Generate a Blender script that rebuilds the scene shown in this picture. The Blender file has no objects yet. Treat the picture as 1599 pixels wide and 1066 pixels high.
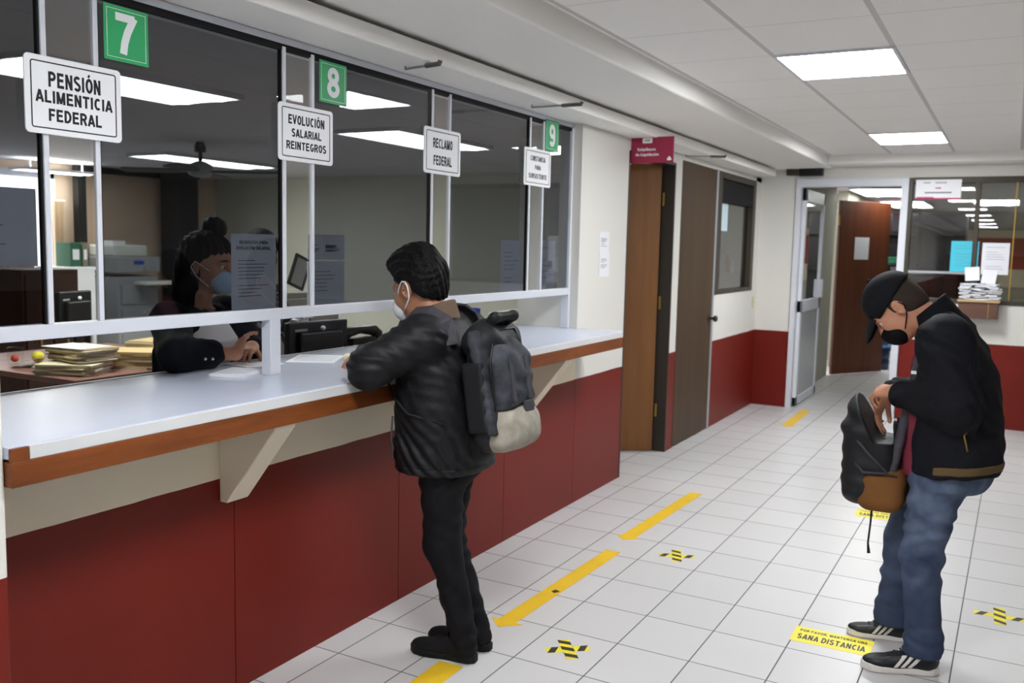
import bpy, math, random
import numpy as np
from mathutils import Matrix, Vector

random.seed(7)
sc = bpy.context.scene
COL = sc.collection

# ------------------------------------------------------------------ camera, world, exposure
cam_data = bpy.data.cameras.new('camera')
cam = bpy.data.objects.new('camera', cam_data)
COL.objects.link(cam)
sc.camera = cam
FPX, YAW, PITCH, ROLL = 1426.27, math.radians(28.6113), math.radians(6.0051), math.radians(1.268)
_f = Vector((-math.sin(YAW) * math.cos(PITCH), math.cos(YAW) * math.cos(PITCH), -math.sin(PITCH)))
_r0 = Vector((math.cos(YAW), math.sin(YAW), 0))
_u0 = _r0.cross(_f)
_r = _r0 * math.cos(ROLL) + _u0 * math.sin(ROLL)
_u = -_r0 * math.sin(ROLL) + _u0 * math.cos(ROLL)
_M = Matrix((_r, _u, -_f)).transposed().to_4x4()
_M.translation = (0, 0, 1.6)
cam.matrix_world = _M
cam_data.sensor_width = 36
cam_data.lens = FPX / 1599 * 36
cam_data.clip_start = 0.05
cam_data.dof.use_dof = True
cam_data.dof.focus_distance = 2.9
cam_data.dof.aperture_fstop = 4.0

world = bpy.data.worlds.new('world')
sc.world = world
world.use_nodes = True
world.node_tree.nodes['Background'].inputs[0].default_value = (0.95, 0.97, 1.0, 1)
world.node_tree.nodes['Background'].inputs[1].default_value = 1.3

vs = sc.view_settings
vs.view_transform = 'Standard'
vs.look = 'None'
vs.exposure = 1.82
vs.gamma = 1
vs.use_curve_mapping = False
LED = 14.0          # corridor LED panels
TUBE = 4.6         # office fluorescent troffers

# ------------------------------------------------------------------ materials
def lin(r, g, b):
    f = lambda c: (c / 255 / 12.92) if c / 255 <= 0.04045 else ((c / 255 + 0.055) / 1.055) ** 2.4
    return (f(r), f(g), f(b), 1)

MATS = {}
def mat(name, col, rough=0.6, spec=0.4, metal=0.0, emit=None, estr=0, noise=0.0, nscale=20, bump=0.0, bscale=60, coat=0.0):
    if name in MATS:
        return MATS[name]
    m = bpy.data.materials.new(name)
    m.use_nodes = True
    nt = m.node_tree
    b = nt.nodes['Principled BSDF']
    b.inputs['Base Color'].default_value = col
    b.inputs['Roughness'].default_value = rough
    b.inputs['Specular IOR Level'].default_value = spec
    b.inputs['Metallic'].default_value = metal
    if coat:
        b.inputs['Coat Weight'].default_value = coat
        b.inputs['Coat Roughness'].default_value = 0.15
    if emit:
        b.inputs['Emission Color'].default_value = emit
        b.inputs['Emission Strength'].default_value = estr
    if noise or bump:
        tc = nt.nodes.new('ShaderNodeTexCoord')
    if noise:
        n = nt.nodes.new('ShaderNodeTexNoise')
        n.inputs['Scale'].default_value = nscale
        n.inputs['Detail'].default_value = 5
        nt.links.new(tc.outputs['Object'], n.inputs['Vector'])
        mp = nt.nodes.new('ShaderNodeMapRange')
        mp.inputs[1].default_value = 0.3
        mp.inputs[2].default_value = 0.7
        mp.inputs[3].default_value = 1 - noise
        mp.inputs[4].default_value = 1 + noise
        nt.links.new(n.outputs['Fac'], mp.inputs[0])
        mx = nt.nodes.new('ShaderNodeVectorMath')
        mx.operation = 'SCALE'
        mx.inputs[0].default_value = col[:3]
        nt.links.new(mp.outputs[0], mx.inputs['Scale'])
        nt.links.new(mx.outputs[0], b.inputs['Base Color'])
    if bump:
        n2 = nt.nodes.new('ShaderNodeTexNoise')
        n2.inputs['Scale'].default_value = bscale
        n2.inputs['Detail'].default_value = 4
        nt.links.new(tc.outputs['Object'], n2.inputs['Vector'])
        bp = nt.nodes.new('ShaderNodeBump')
        bp.inputs['Strength'].default_value = bump
        bp.inputs['Distance'].default_value = 0.01
        nt.links.new(n2.outputs['Fac'], bp.inputs['Height'])
        nt.links.new(bp.outputs[0], b.inputs['Normal'])
    MATS[name] = m
    return m

def nmath(nt, op, a, b=None):
    n = nt.nodes.new('ShaderNodeMath')
    n.operation = op
    for i, v in enumerate((a, b)):
        if v is None:
            continue
        if isinstance(v, (int, float)):
            n.inputs[i].default_value = v
        else:
            nt.links.new(v, n.inputs[i])
    return n.outputs[0]

def mixcol(nt, fac, ca, cb):
    n = nt.nodes.new('ShaderNodeMix')
    n.data_type = 'RGBA'
    nt.links.new(fac, n.inputs[0])
    for i, c in ((6, ca), (7, cb)):
        if isinstance(c, tuple):
            n.inputs[i].default_value = c
        else:
            nt.links.new(c, n.inputs[i])
    return n.outputs[2]

def wood(name, ca, cb, axis='z', rough=0.45, scale=6.0, spec=0.4):
    m = bpy.data.materials.new(name)
    m.use_nodes = True
    nt = m.node_tree
    b = nt.nodes['Principled BSDF']
    tc = nt.nodes.new('ShaderNodeTexCoord')
    mp = nt.nodes.new('ShaderNodeMapping')
    s = {'x': (0.12, 1, 1), 'y': (1, 0.12, 1), 'z': (1, 1, 0.08)}[axis]
    mp.inputs['Scale'].default_value = [v * scale for v in s]
    nt.links.new(tc.outputs['Object'], mp.inputs['Vector'])
    n = nt.nodes.new('ShaderNodeTexNoise')
    n.inputs['Scale'].default_value = 3.0
    n.inputs['Detail'].default_value = 8
    n.inputs['Roughness'].default_value = 0.65
    nt.links.new(mp.outputs[0], n.inputs['Vector'])
    r = nt.nodes.new('ShaderNodeMapRange')
    r.inputs[1].default_value = 0.3
    r.inputs[2].default_value = 0.7
    nt.links.new(n.outputs['Fac'], r.inputs[0])
    nt.links.new(mixcol(nt, r.outputs[0], ca, cb), b.inputs['Base Color'])
    b.inputs['Roughness'].default_value = rough
    b.inputs['Specular IOR Level'].default_value = spec
    MATS[name] = m
    return m

def world_pos(nt):
    g = nt.nodes.new('ShaderNodeNewGeometry')
    s = nt.nodes.new('ShaderNodeSeparateXYZ')
    nt.links.new(g.outputs['Position'], s.inputs[0])
    return s.outputs, g

def tile_floor():
    m = bpy.data.materials.new('floor_tiles')
    m.use_nodes = True
    nt = m.node_tree
    b = nt.nodes['Principled BSDF']
    (px, py, pz), g = world_pos(nt)
    th = -0.0062395
    # grid rotated by th, origin (-1.6097, 3.0206), tiles 0.2998 x 0.3305 m
    dx = nmath(nt, 'SUBTRACT', px, -1.60968)
    dy = nmath(nt, 'SUBTRACT', py, 3.02055)
    u = nmath(nt, 'DIVIDE', nmath(nt, 'ADD', dx, nmath(nt, 'MULTIPLY', dy, th)), 0.299806)
    v = nmath(nt, 'DIVIDE', nmath(nt, 'SUBTRACT', dy, nmath(nt, 'MULTIPLY', dx, th)), 0.330525)
    def edge(w, size):
        fr = nmath(nt, 'FRACT', nmath(nt, 'ADD', w, 100.0))
        d = nmath(nt, 'MINIMUM', fr, nmath(nt, 'SUBTRACT', 1.0, fr))
        return nmath(nt, 'MULTIPLY', d, size)
    d = nmath(nt, 'MINIMUM', edge(u, 0.2998), edge(v, 0.3305))
    mr = nt.nodes.new('ShaderNodeMapRange')
    mr.inputs[1].default_value = 0.0018
    mr.inputs[2].default_value = 0.0032
    nt.links.new(d, mr.inputs[0])
    # slight tone per tile plus faint mottling
    cu = nmath(nt, 'FLOOR', u)
    cv = nmath(nt, 'FLOOR', v)
    cb = nt.nodes.new('ShaderNodeCombineXYZ')
    nt.links.new(cu, cb.inputs[0])
    nt.links.new(cv, cb.inputs[1])
    wn = nt.nodes.new('ShaderNodeTexWhiteNoise')
    nt.links.new(cb.outputs[0], wn.inputs['Vector'])
    tone = mixcol(nt, wn.outputs['Value'], lin(203, 202, 202), lin(208, 207, 207))
    nz = nt.nodes.new('ShaderNodeTexNoise')
    nz.inputs['Scale'].default_value = 2.5
    nt.links.new(g.outputs['Position'], nz.inputs['Vector'])
    dirt = nt.nodes.new('ShaderNodeMapRange')
    dirt.inputs[1].default_value = 0.45
    dirt.inputs[2].default_value = 0.75
    dirt.inputs[4].default_value = 0.25
    nt.links.new(nz.outputs['Fac'], dirt.inputs[0])
    tone2 = mixcol(nt, dirt.outputs[0], tone, lin(199, 196, 192))
    nt.links.new(mixcol(nt, mr.outputs[0], lin(92, 92, 94), tone2), b.inputs['Base Color'])
    b.inputs['Roughness'].default_value = 0.32
    b.inputs['Specular IOR Level'].default_value = 0.35
    rr = nt.nodes.new('ShaderNodeMapRange')
    rr.inputs[3].default_value = 0.8
    rr.inputs[4].default_value = 0.3
    nt.links.new(mr.outputs[0], rr.inputs[0])
    nt.links.new(rr.outputs[0], b.inputs['Roughness'])
    bp = nt.nodes.new('ShaderNodeBump')
    bp.inputs['Strength'].default_value = 0.3
    bp.inputs['Distance'].default_value = 0.002
    nt.links.new(mr.outputs[0], bp.inputs['Height'])
    nt.links.new(bp.outputs[0], b.inputs['Normal'])
    return m

def two_tone(name, top, low, zsplit, rough_low=0.45, bump=0.0, wob=0.004):
    """wall paint: dado colour below zsplit, wall colour above, slightly uneven brush line"""
    m = bpy.data.materials.new(name)
    m.use_nodes = True
    nt = m.node_tree
    b = nt.nodes['Principled BSDF']
    (px, py, pz), g = world_pos(nt)
    nz = nt.nodes.new('ShaderNodeTexNoise')
    nz.inputs['Scale'].default_value = 5
    nt.links.new(g.outputs['Position'], nz.inputs['Vector'])
    w = nmath(nt, 'MULTIPLY', nmath(nt, 'SUBTRACT', nz.outputs['Fac'], 0.5), wob * 2)
    fac = nmath(nt, 'GREATER_THAN', nmath(nt, 'ADD', pz, w), zsplit)
    n2 = nt.nodes.new('ShaderNodeTexNoise')
    n2.inputs['Scale'].default_value = 3
    n2.inputs['Detail'].default_value = 4
    nt.links.new(g.outputs['Position'], n2.inputs['Vector'])
    lo = mixcol(nt, n2.outputs['Fac'], low, tuple(c * 0.85 for c in low[:3]) + (1,))
    nt.links.new(mixcol(nt, fac, lo, top), b.inputs['Base Color'])
    r = nt.nodes.new('ShaderNodeMapRange')
    r.inputs[3].default_value = rough_low
    r.inputs[4].default_value = 0.7
    nt.links.new(fac, r.inputs[0])
    nt.links.new(r.outputs[0], b.inputs['Roughness'])
    b.inputs['Specular IOR Level'].default_value = 0.28
    if bump:
        n3 = nt.nodes.new('ShaderNodeTexNoise')
        n3.inputs['Scale'].default_value = 45
        nt.links.new(g.outputs['Position'], n3.inputs['Vector'])
        bp = nt.nodes.new('ShaderNodeBump')
        bp.inputs['Strength'].default_value = bump
        bp.inputs['Distance'].default_value = 0.01
        nt.links.new(n3.outputs['Fac'], bp.inputs['Height'])
        nt.links.new(bp.outputs[0], b.inputs['Normal'])
    return m

def ceiling_mat():
    m = bpy.data.materials.new('ceiling_tiles')
    m.use_nodes = True
    nt = m.node_tree
    b = nt.nodes['Principled BSDF']
    (px, py, pz), g = world_pos(nt)
    def dist(p, off, per):
        fr = nmath(nt, 'FRACT', nmath(nt, 'ADD', nmath(nt, 'DIVIDE', nmath(nt, 'SUBTRACT', p, off), per), 100.0))
        return nmath(nt, 'MULTIPLY', nmath(nt, 'MINIMUM', fr, nmath(nt, 'SUBTRACT', 1.0, fr)), per)
    dx = dist(px, -1.082, 0.535)
    dy = dist(py, 3.92, 0.61)
    fx = nmath(nt, 'LESS_THAN', dx, 0.012)
    fy = nmath(nt, 'LESS_THAN', dy, 0.005)
    f = nmath(nt, 'MAXIMUM', nmath(nt, 'MULTIPLY', fx, 1.0), nmath(nt, 'MULTIPLY', fy, 0.55))
    nt.links.new(mixcol(nt, f, lin(246, 244, 241), lin(208, 206, 204)), b.inputs['Base Color'])
    b.inputs['Roughness'].default_value = 0.85
    b.inputs['Specular IOR Level'].default_value = 0.2
    return m

def glass_mat(name, tint, gloss=2.0, rough=0.0):
    m = bpy.data.materials.new(name)
    m.use_nodes = True
    nt = m.node_tree
    for n in list(nt.nodes):
        nt.nodes.remove(n)
    out = nt.nodes.new('ShaderNodeOutputMaterial')
    tr = nt.nodes.new('ShaderNodeBsdfTransparent')
    tr.inputs[0].default_value = tuple(math.sqrt(c) for c in tint) + (1,)
    gl = nt.nodes.new('ShaderNodeBsdfGlossy')
    gl.inputs['Roughness'].default_value = rough
    gl.inputs['Color'].default_value = (1, 1, 1, 1)
    fr = nt.nodes.new('ShaderNodeFresnel')
    fr.inputs['IOR'].default_value = 1.5
    g = nt.nodes.new('ShaderNodeNewGeometry')
    fac = nmath(nt, 'MULTIPLY', nmath(nt, 'MULTIPLY', fr.outputs[0], gloss), nmath(nt, 'SUBTRACT', 1.0, g.outputs['Backfacing']))
    mx = nt.nodes.new('ShaderNodeMixShader')
    nt.links.new(fac, mx.inputs[0])
    nt.links.new(tr.outputs[0], mx.inputs[1])
    nt.links.new(gl.outputs[0], mx.inputs[2])
    nt.links.new(mx.outputs[0], out.inputs[0])
    MATS[name] = m
    return m

M_FLOOR = tile_floor()
M_CEIL = ceiling_mat()
CREAM = lin(222, 220, 213)
RED = lin(118, 28, 17)
M_WALL = two_tone('wall_paint', CREAM, RED, 0.785)
M_WALLC = two_tone('counter_wall_paint', lin(240, 230, 208), RED, 0.785)
M_PILLAR = two_tone('pillar_paint', CREAM, RED, 0.785, bump=0.12)
M_WHITE = mat('white_plaster', lin(210, 208, 205), 0.8, 0.2)
M_SOFFIT = mat('soffit_plaster', lin(242, 240, 236), 0.8, 0.2)
M_OFFWALL = mat('office_wall_paint', lin(196, 196, 184), 0.8, 0.2)
M_PEACH = mat('peach_wall_paint', lin(214, 190, 168), 0.8, 0.2)
M_OFFCEIL = mat('office_ceiling', lin(190, 188, 190), 0.9, 0.1)
M_ALU = mat('white_aluminium', lin(216, 219, 226), 0.4, 0.5)
M_ALUGREY = mat('satin_aluminium', lin(176, 180, 186), 0.35, 0.5, 0.4)
M_BRONZE = mat('bronze_aluminium', lin(66, 60, 50), 0.45, 0.4, 0.2)
M_GASKET = mat('black_rubber', lin(28, 28, 30), 0.7, 0.2)
M_TINT = glass_mat('smoked_glass', (0.32, 0.335, 0.365), 1.05)
M_CLEAR = glass_mat('clear_glass', (0.92, 0.93, 0.92), 0.25)
M_FARGLASS = glass_mat('grey_glass', (0.55, 0.56, 0.55), 2.4)
M_LAMINATE = mat('white_laminate', lin(196, 203, 220), 0.22, 0.5)
M_EDGE = mat('grey_edge_band', lin(206, 207, 208), 0.45, 0.4)
M_TRIMWOOD = wood('walnut_edge_wood', lin(134, 72, 28), lin(94, 46, 16), 'y', 0.45, 8)
M_DOORWOOD = wood('brown_door_wood', lin(138, 92, 48), lin(116, 74, 36), 'z', 0.5, 3)
M_DARKDOOR = wood('dark_door_wood', lin(82, 64, 46), lin(68, 52, 38), 'z', 0.5, 2, 0.22)
M_REDDOOR = wood('mahogany_door_wood', lin(110, 56, 28), lin(84, 38, 18), 'z', 0.5, 3)
M_DARKFRAME = mat('dark_door_frame', lin(48, 42, 36), 0.5)
M_BRASS = mat('brass', lin(170, 140, 70), 0.35, 0.5, 0.8)
M_CHROME = mat('chrome', lin(200, 200, 205), 0.2, 0.5, 0.9)
M_SIGN = mat('white_sign_plastic', lin(240, 241, 244), 0.4, 0.4)
M_BLACK = mat('black_ink', lin(22, 22, 24), 0.6)
M_GREEN = mat('green_sign_vinyl', lin(52, 168, 104), 0.45)
M_SIGNWHITE = mat('white_ink', lin(236, 238, 240), 0.5)
M_PAPER = mat('white_paper', lin(232, 233, 238), 0.8, 0.1)
M_PAPERTEXT = mat('grey_print', lin(120, 120, 130), 0.8, 0.1)
M_PAPERDARK = mat('dark_print', lin(58, 58, 66), 0.8, 0.1)
M_MAROON = mat('maroon_sign', lin(150, 38, 68), 0.5)
M_TAPE = mat('yellow_floor_tape', lin(232, 190, 44), 0.45, 0.4, noise=0.06, nscale=6)
M_TAPEY = mat('yellow_cross_tape', lin(238, 222, 60), 0.45)
M_TAPEK = mat('black_cross_tape', lin(50, 48, 40), 0.5)
M_LED = mat('led_diffuser', (1, 1, 1, 1), 0.5, emit=(0.96, 0.98, 1.0, 1), estr=LED)
M_TUBE = mat('fluorescent_diffuser', (1, 1, 1, 1), 0.5, emit=(0.97, 1.0, 0.94, 1), estr=TUBE)
M_MANILA = mat('manila_card', lin(220, 210, 180), 0.8, 0.1, noise=0.05)
M_MANILA2 = mat('ochre_card', lin(204, 180, 134), 0.8, 0.1, noise=0.06)
M_DESK = wood('desk_laminate', lin(150, 112, 100), lin(128, 92, 84), 'y', 0.35, 4)
M_DARKWOOD = wood('dark_cabinet_wood', lin(74, 46, 36), lin(54, 32, 26), 'z', 0.45, 4)
M_BLKPLASTIC = mat('black_plastic', lin(24, 24, 26), 0.4)
M_GREYPLASTIC = mat('grey_plastic', lin(150, 152, 152), 0.5)
M_CREAMPLASTIC = mat('cream_plastic', lin(212, 214, 204), 0.5)
M_BLUE = mat('blue_plastic', lin(30, 70, 180), 0.35)
M_SKIN = mat('skin_brown', lin(176, 122, 92), 0.5, 0.35, noise=0.05, nscale=30)
M_SKIN2 = mat('skin_light_brown', lin(190, 134, 106), 0.5, 0.35, noise=0.05, nscale=30)
M_HAIR = mat('black_hair', lin(9, 8, 9), 0.6, 0.18, bump=0.5, bscale=90)
M_HAIRSHORT = mat('cropped_dark_hair', lin(52, 42, 36), 0.7, 0.2, bump=0.3, bscale=150)
M_EYE = mat('eye_white', lin(210, 205, 200), 0.3)
M_IRIS = mat('dark_iris', lin(24, 16, 12), 0.2)
M_MASKW = mat('white_mask', lin(236, 238, 242), 0.8, 0.1)
M_MASKB = mat('blue_mask', lin(182, 208, 232), 0.8, 0.1)
M_MASKK = mat('black_mask', lin(20, 20, 22), 0.8, 0.1)
M_JACKET = mat('black_quilted_nylon', lin(16, 16, 20), 0.58, 0.28, bump=0.35, bscale=28)
M_JACKET2 = mat('black_wool', lin(22, 23, 28), 0.8, 0.15, bump=0.2, bscale=120)
M_COLLAR = mat('tan_corduroy', lin(112, 94, 78), 0.85, 0.1, bump=0.3, bscale=100)
M_BLKJEANS = mat('black_denim', lin(20, 20, 23), 0.8, 0.15, bump=0.15, bscale=60)
M_SHOEK = mat('black_suede', lin(22, 22, 24), 0.75, 0.2)
M_PACKK = mat('black_pack_nylon', lin(24, 25, 28), 0.6, 0.3, bump=0.15, bscale=50)
M_PACKG = mat('marbled_grey_fabric', lin(58, 60, 66), 0.7, 0.2, noise=0.55, nscale=16)
M_PACKB = mat('marbled_beige_fabric', lin(158, 152, 140), 0.8, 0.2, noise=0.22, nscale=22)
M_STRAP = mat('dark_grey_webbing', lin(64, 62, 68), 0.6, 0.3, noise=0.2, nscale=30)
M_MAROONSHIRT = mat('maroon_cotton', lin(126, 52, 66), 0.85, 0.1)
M_BROWNFAB = mat('tan_suede', lin(118, 78, 42), 0.8, 0.15, noise=0.12, nscale=9)
M_SOLE = mat('white_rubber', lin(222, 216, 210), 0.6)
M_LEATHER = mat('black_leather', lin(24, 26, 30), 0.45, 0.4)
M_BLAZER = mat('black_blazer_cloth', lin(28, 29, 34), 0.85, 0.1)
M_SHIRT = mat('white_cotton', lin(226, 224, 224), 0.85, 0.1)
M_NAVY = mat('navy_cloth', lin(38, 48, 78), 0.85, 0.1)
M_RIB = mat('brown_rib_knit', lin(98, 80, 54), 0.85, 0.1)

def denim():
    m = bpy.data.materials.new('blue_denim')
    m.use_nodes = True
    nt = m.node_tree
    b = nt.nodes['Principled BSDF']
    (px, py, pz), g = world_pos(nt)
    nz = nt.nodes.new('ShaderNodeTexNoise')
    nz.inputs['Scale'].default_value = 12
    nz.inputs['Detail'].default_value = 6
    nt.links.new(g.outputs['Position'], nz.inputs['Vector'])
    r = nt.nodes.new('ShaderNodeMapRange')
    r.inputs[1].default_value = 0.2
    r.inputs[2].default_value = 0.85
    nt.links.new(nz.outputs['Fac'], r.inputs[0])
    # worn, paler thighs and knees
    w = nt.nodes.new('ShaderNodeMapRange')
    w.inputs[1].default_value = 0.25
    w.inputs[2].default_value = 0.62
    nt.links.new(pz, w.inputs[0])
    f = nmath(nt, 'MULTIPLY', r.outputs[0], nmath(nt, 'ADD', nmath(nt, 'MULTIPLY', w.outputs[0], 0.8), 0.25))
    nt.links.new(mixcol(nt, f, lin(48, 59, 84), lin(112, 125, 148)), b.inputs['Base Color'])
    b.inputs['Roughness'].default_value = 0.85
    b.inputs['Specular IOR Level'].default_value = 0.1
    return m
M_DENIM = denim()

def zebra():
    m = bpy.data.materials.new('black_white_print')
    m.use_nodes = True
    nt = m.node_tree
    b = nt.nodes['Principled BSDF']
    tc = nt.nodes.new('ShaderNodeTexCoord')
    w = nt.nodes.new('ShaderNodeTexWave')
    w.inputs['Scale'].default_value = 14
    w.inputs['Distortion'].default_value = 9
    w.inputs['Detail'].default_value = 2
    nt.links.new(tc.outputs['Object'], w.inputs['Vector'])
    f = nmath(nt, 'GREATER_THAN', w.outputs['Fac'], 0.62)
    nt.links.new(mixcol(nt, f, lin(30, 30, 34), lin(150, 150, 156)), b.inputs['Base Color'])
    b.inputs['Roughness'].default_value = 0.85
    return m
M_ZEBRA = zebra()

# ------------------------------------------------------------------ object helpers
def root_loc(o):
    v = Vector((0, 0, 0))
    while o is not None:
        v += o.location
        o = o.parent
    return v

def link(name, me, material, parent=None, smooth=False, bevel=0.0, segs=2, angle=30):
    """one mesh object; vertices come in world coordinates"""
    if parent is None:
        xs = [v.co for v in me.vertices]
        lo = [min(c[i] for c in xs) for i in range(3)]
        hi = [max(c[i] for c in xs) for i in range(3)]
        base = Vector(((lo[0] + hi[0]) / 2, (lo[1] + hi[1]) / 2, lo[2]))
    else:
        base = root_loc(parent)
    me.transform(Matrix.Translation(-base))
    o = bpy.data.objects.new(name, me)
    COL.objects.link(o)
    if parent is None:
        o.location = base
    else:
        o.parent = parent
    if material is not None:
        me.materials.append(material)
    if smooth:
        me.polygons.foreach_set('use_smooth', [True] * len(me.polygons))
    if bevel:
        md = o.modifiers.new('bevel', 'BEVEL')
        md.width = bevel
        md.segments = segs
        md.limit_method = 'ANGLE'
        md.angle_limit = math.radians(angle)
    me.update()
    return o

def tag(o, label=None, cat=None, group=None, kind=None):
    if label: o['label'] = label
    if cat: o['category'] = cat
    if group: o['group'] = group
    if kind: o['kind'] = kind
    return o

def thing(name, loc, label, cat, group=None, kind=None):
    o = bpy.data.objects.new(name, None)
    COL.objects.link(o)
    o.empty_display_size = 0.1
    o.location = loc
    return tag(o, label, cat, group, kind)

class MB:
    def __init__(s):
        s.v, s.f = [], []
    def add(s, vs_, fs_):
        n = len(s.v)
        s.v += [tuple(v) for v in vs_]
        s.f += [tuple(i + n for i in f) for f in fs_]
        return s
    def box(s, x0, x1, y0, y1, z0, z1):
        x0, x1 = min(x0, x1), max(x0, x1)
        y0, y1 = min(y0, y1), max(y0, y1)
        z0, z1 = min(z0, z1), max(z0, z1)
        v = [(x0, y0, z0), (x1, y0, z0), (x1, y1, z0), (x0, y1, z0), (x0, y0, z1), (x1, y0, z1), (x1, y1, z1), (x0, y1, z1)]
        return s.add(v, [(0, 3, 2, 1), (4, 5, 6, 7), (0, 1, 5, 4), (1, 2, 6, 5), (2, 3, 7, 6), (3, 0, 4, 7)])
    def obox(s, c, hx, hy, hz, R):
        c = Vector(c)
        v = []
        for z in (-hz, hz):
            for x, y in ((-hx, -hy), (hx, -hy), (hx, hy), (-hx, hy)):
                v.append(c + R @ Vector((x, y, z)))
        return s.add(v, [(0, 3, 2, 1), (4, 5, 6, 7), (0, 1, 5, 4), (1, 2, 6, 5), (2, 3, 7, 6), (3, 0, 4, 7)])
    def prism(s, pts, a, b):
        """closed polygon pts (3-D), extruded from offset a to offset b (vectors)"""
        a, b = Vector(a), Vector(b)
        n = len(pts)
        v = [Vector(p) + a for p in pts] + [Vector(p) + b for p in pts]
        fs_ = [tuple(range(n))[::-1], tuple(range(n, 2 * n))]
        for i in range(n):
            j = (i + 1) % n
            fs_.append((i, j, n + j, n + i))
        return s.add(v, fs_)
    def tube(s, pts, r, n=10, caps=True):
        pts = [Vector(p) for p in pts]
        rs = r if isinstance(r, (list, tuple)) else [r] * len(pts)
        rings = []
        prev = None
        for i, p in enumerate(pts):
            t = (pts[min(i + 1, len(pts) - 1)] - pts[max(i - 1, 0)]).normalized()
            if prev is None:
                a = t.orthogonal().normalized()
            else:
                a = (prev - t * prev.dot(t)).normalized()
            prev = a
            b = t.cross(a)
            rings.append([p + (a * math.cos(2 * math.pi * k / n) + b * math.sin(2 * math.pi * k / n)) * rs[i] for k in range(n)])
        v = [q for r_ in rings for q in r_]
        fs_ = []
        for i in range(len(pts) - 1):
            for k in range(n):
                k2 = (k + 1) % n
                fs_.append((i * n + k, i * n + k2, (i + 1) * n + k2, (i + 1) * n + k))
        if caps:
            fs_.append(tuple(range(n))[::-1])
            fs_.append(tuple((len(pts) - 1) * n + k for k in range(n)))
        return s.add(v, fs_)
    def lathe(s, prof, c, axis=(0, 0, 1), n=24):
        """prof = [(radius, height)] turned about axis through c"""
        ax = Vector(axis).normalized()
        a = ax.orthogonal().normalized()
        b = ax.cross(a)
        c = Vector(c)
        v = []
        for r_, h in prof:
            for k in range(n):
                t = 2 * math.pi * k / n
                v.append(c + ax * h + (a * math.cos(t) + b * math.sin(t)) * max(r_, 1e-5))
        fs_ = []
        for i in range(len(prof) - 1):
            for k in range(n):
                k2 = (k + 1) % n
                fs_.append((i * n + k, i * n + k2, (i + 1) * n + k2, (i + 1) * n + k))
        fs_.append(tuple(range(n))[::-1])
        fs_.append(tuple((len(prof) - 1) * n + k for k in range(n)))
        return s.add(v, fs_)
    def sphere(s, c, r, n=16):
        prof = [(r * math.sin(math.pi * i / n), -r * math.cos(math.pi * i / n)) for i in range(n + 1)]
        return s.lathe(prof, c, n=n * 2)
    def mesh(s, name):
        me = bpy.data.meshes.new(name)
        me.from_pydata(s.v, [], s.f)
        me.update()
        return me
    def build(s, name, material, parent=None, **k):
        return link(name, s.mesh(name), material, parent, **k)

def box(name, material, b, parent=None, **k):
    return MB().box(*b).build(name, material, parent, **k)

def rrect(w, h, r, n=6):
    pts = []
    for cx, cy, a0 in ((w / 2 - r, h / 2 - r, 0), (-w / 2 + r, h / 2 - r, 90), (-w / 2 + r, -h / 2 + r, 180), (w / 2 - r, -h / 2 + r, 270)):
        for i in range(n + 1):
            a = math.radians(a0 + 90 * i / n)
            pts.append((cx + r * math.cos(a), cy + r * math.sin(a)))
    return pts

# faces of the room: right, up, normal
FX = (Vector((0, 1, 0)), Vector((0, 0, 1)), Vector((1, 0, 0)))      # faces the corridor
FY = (Vector((1, 0, 0)), Vector((0, 0, 1)), Vector((0, -1, 0)))     # faces the near end
FZ = (Vector((1, 0, 0)), Vector((0, 1, 0)), Vector((0, 0, 1)))      # lies on the floor


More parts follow.
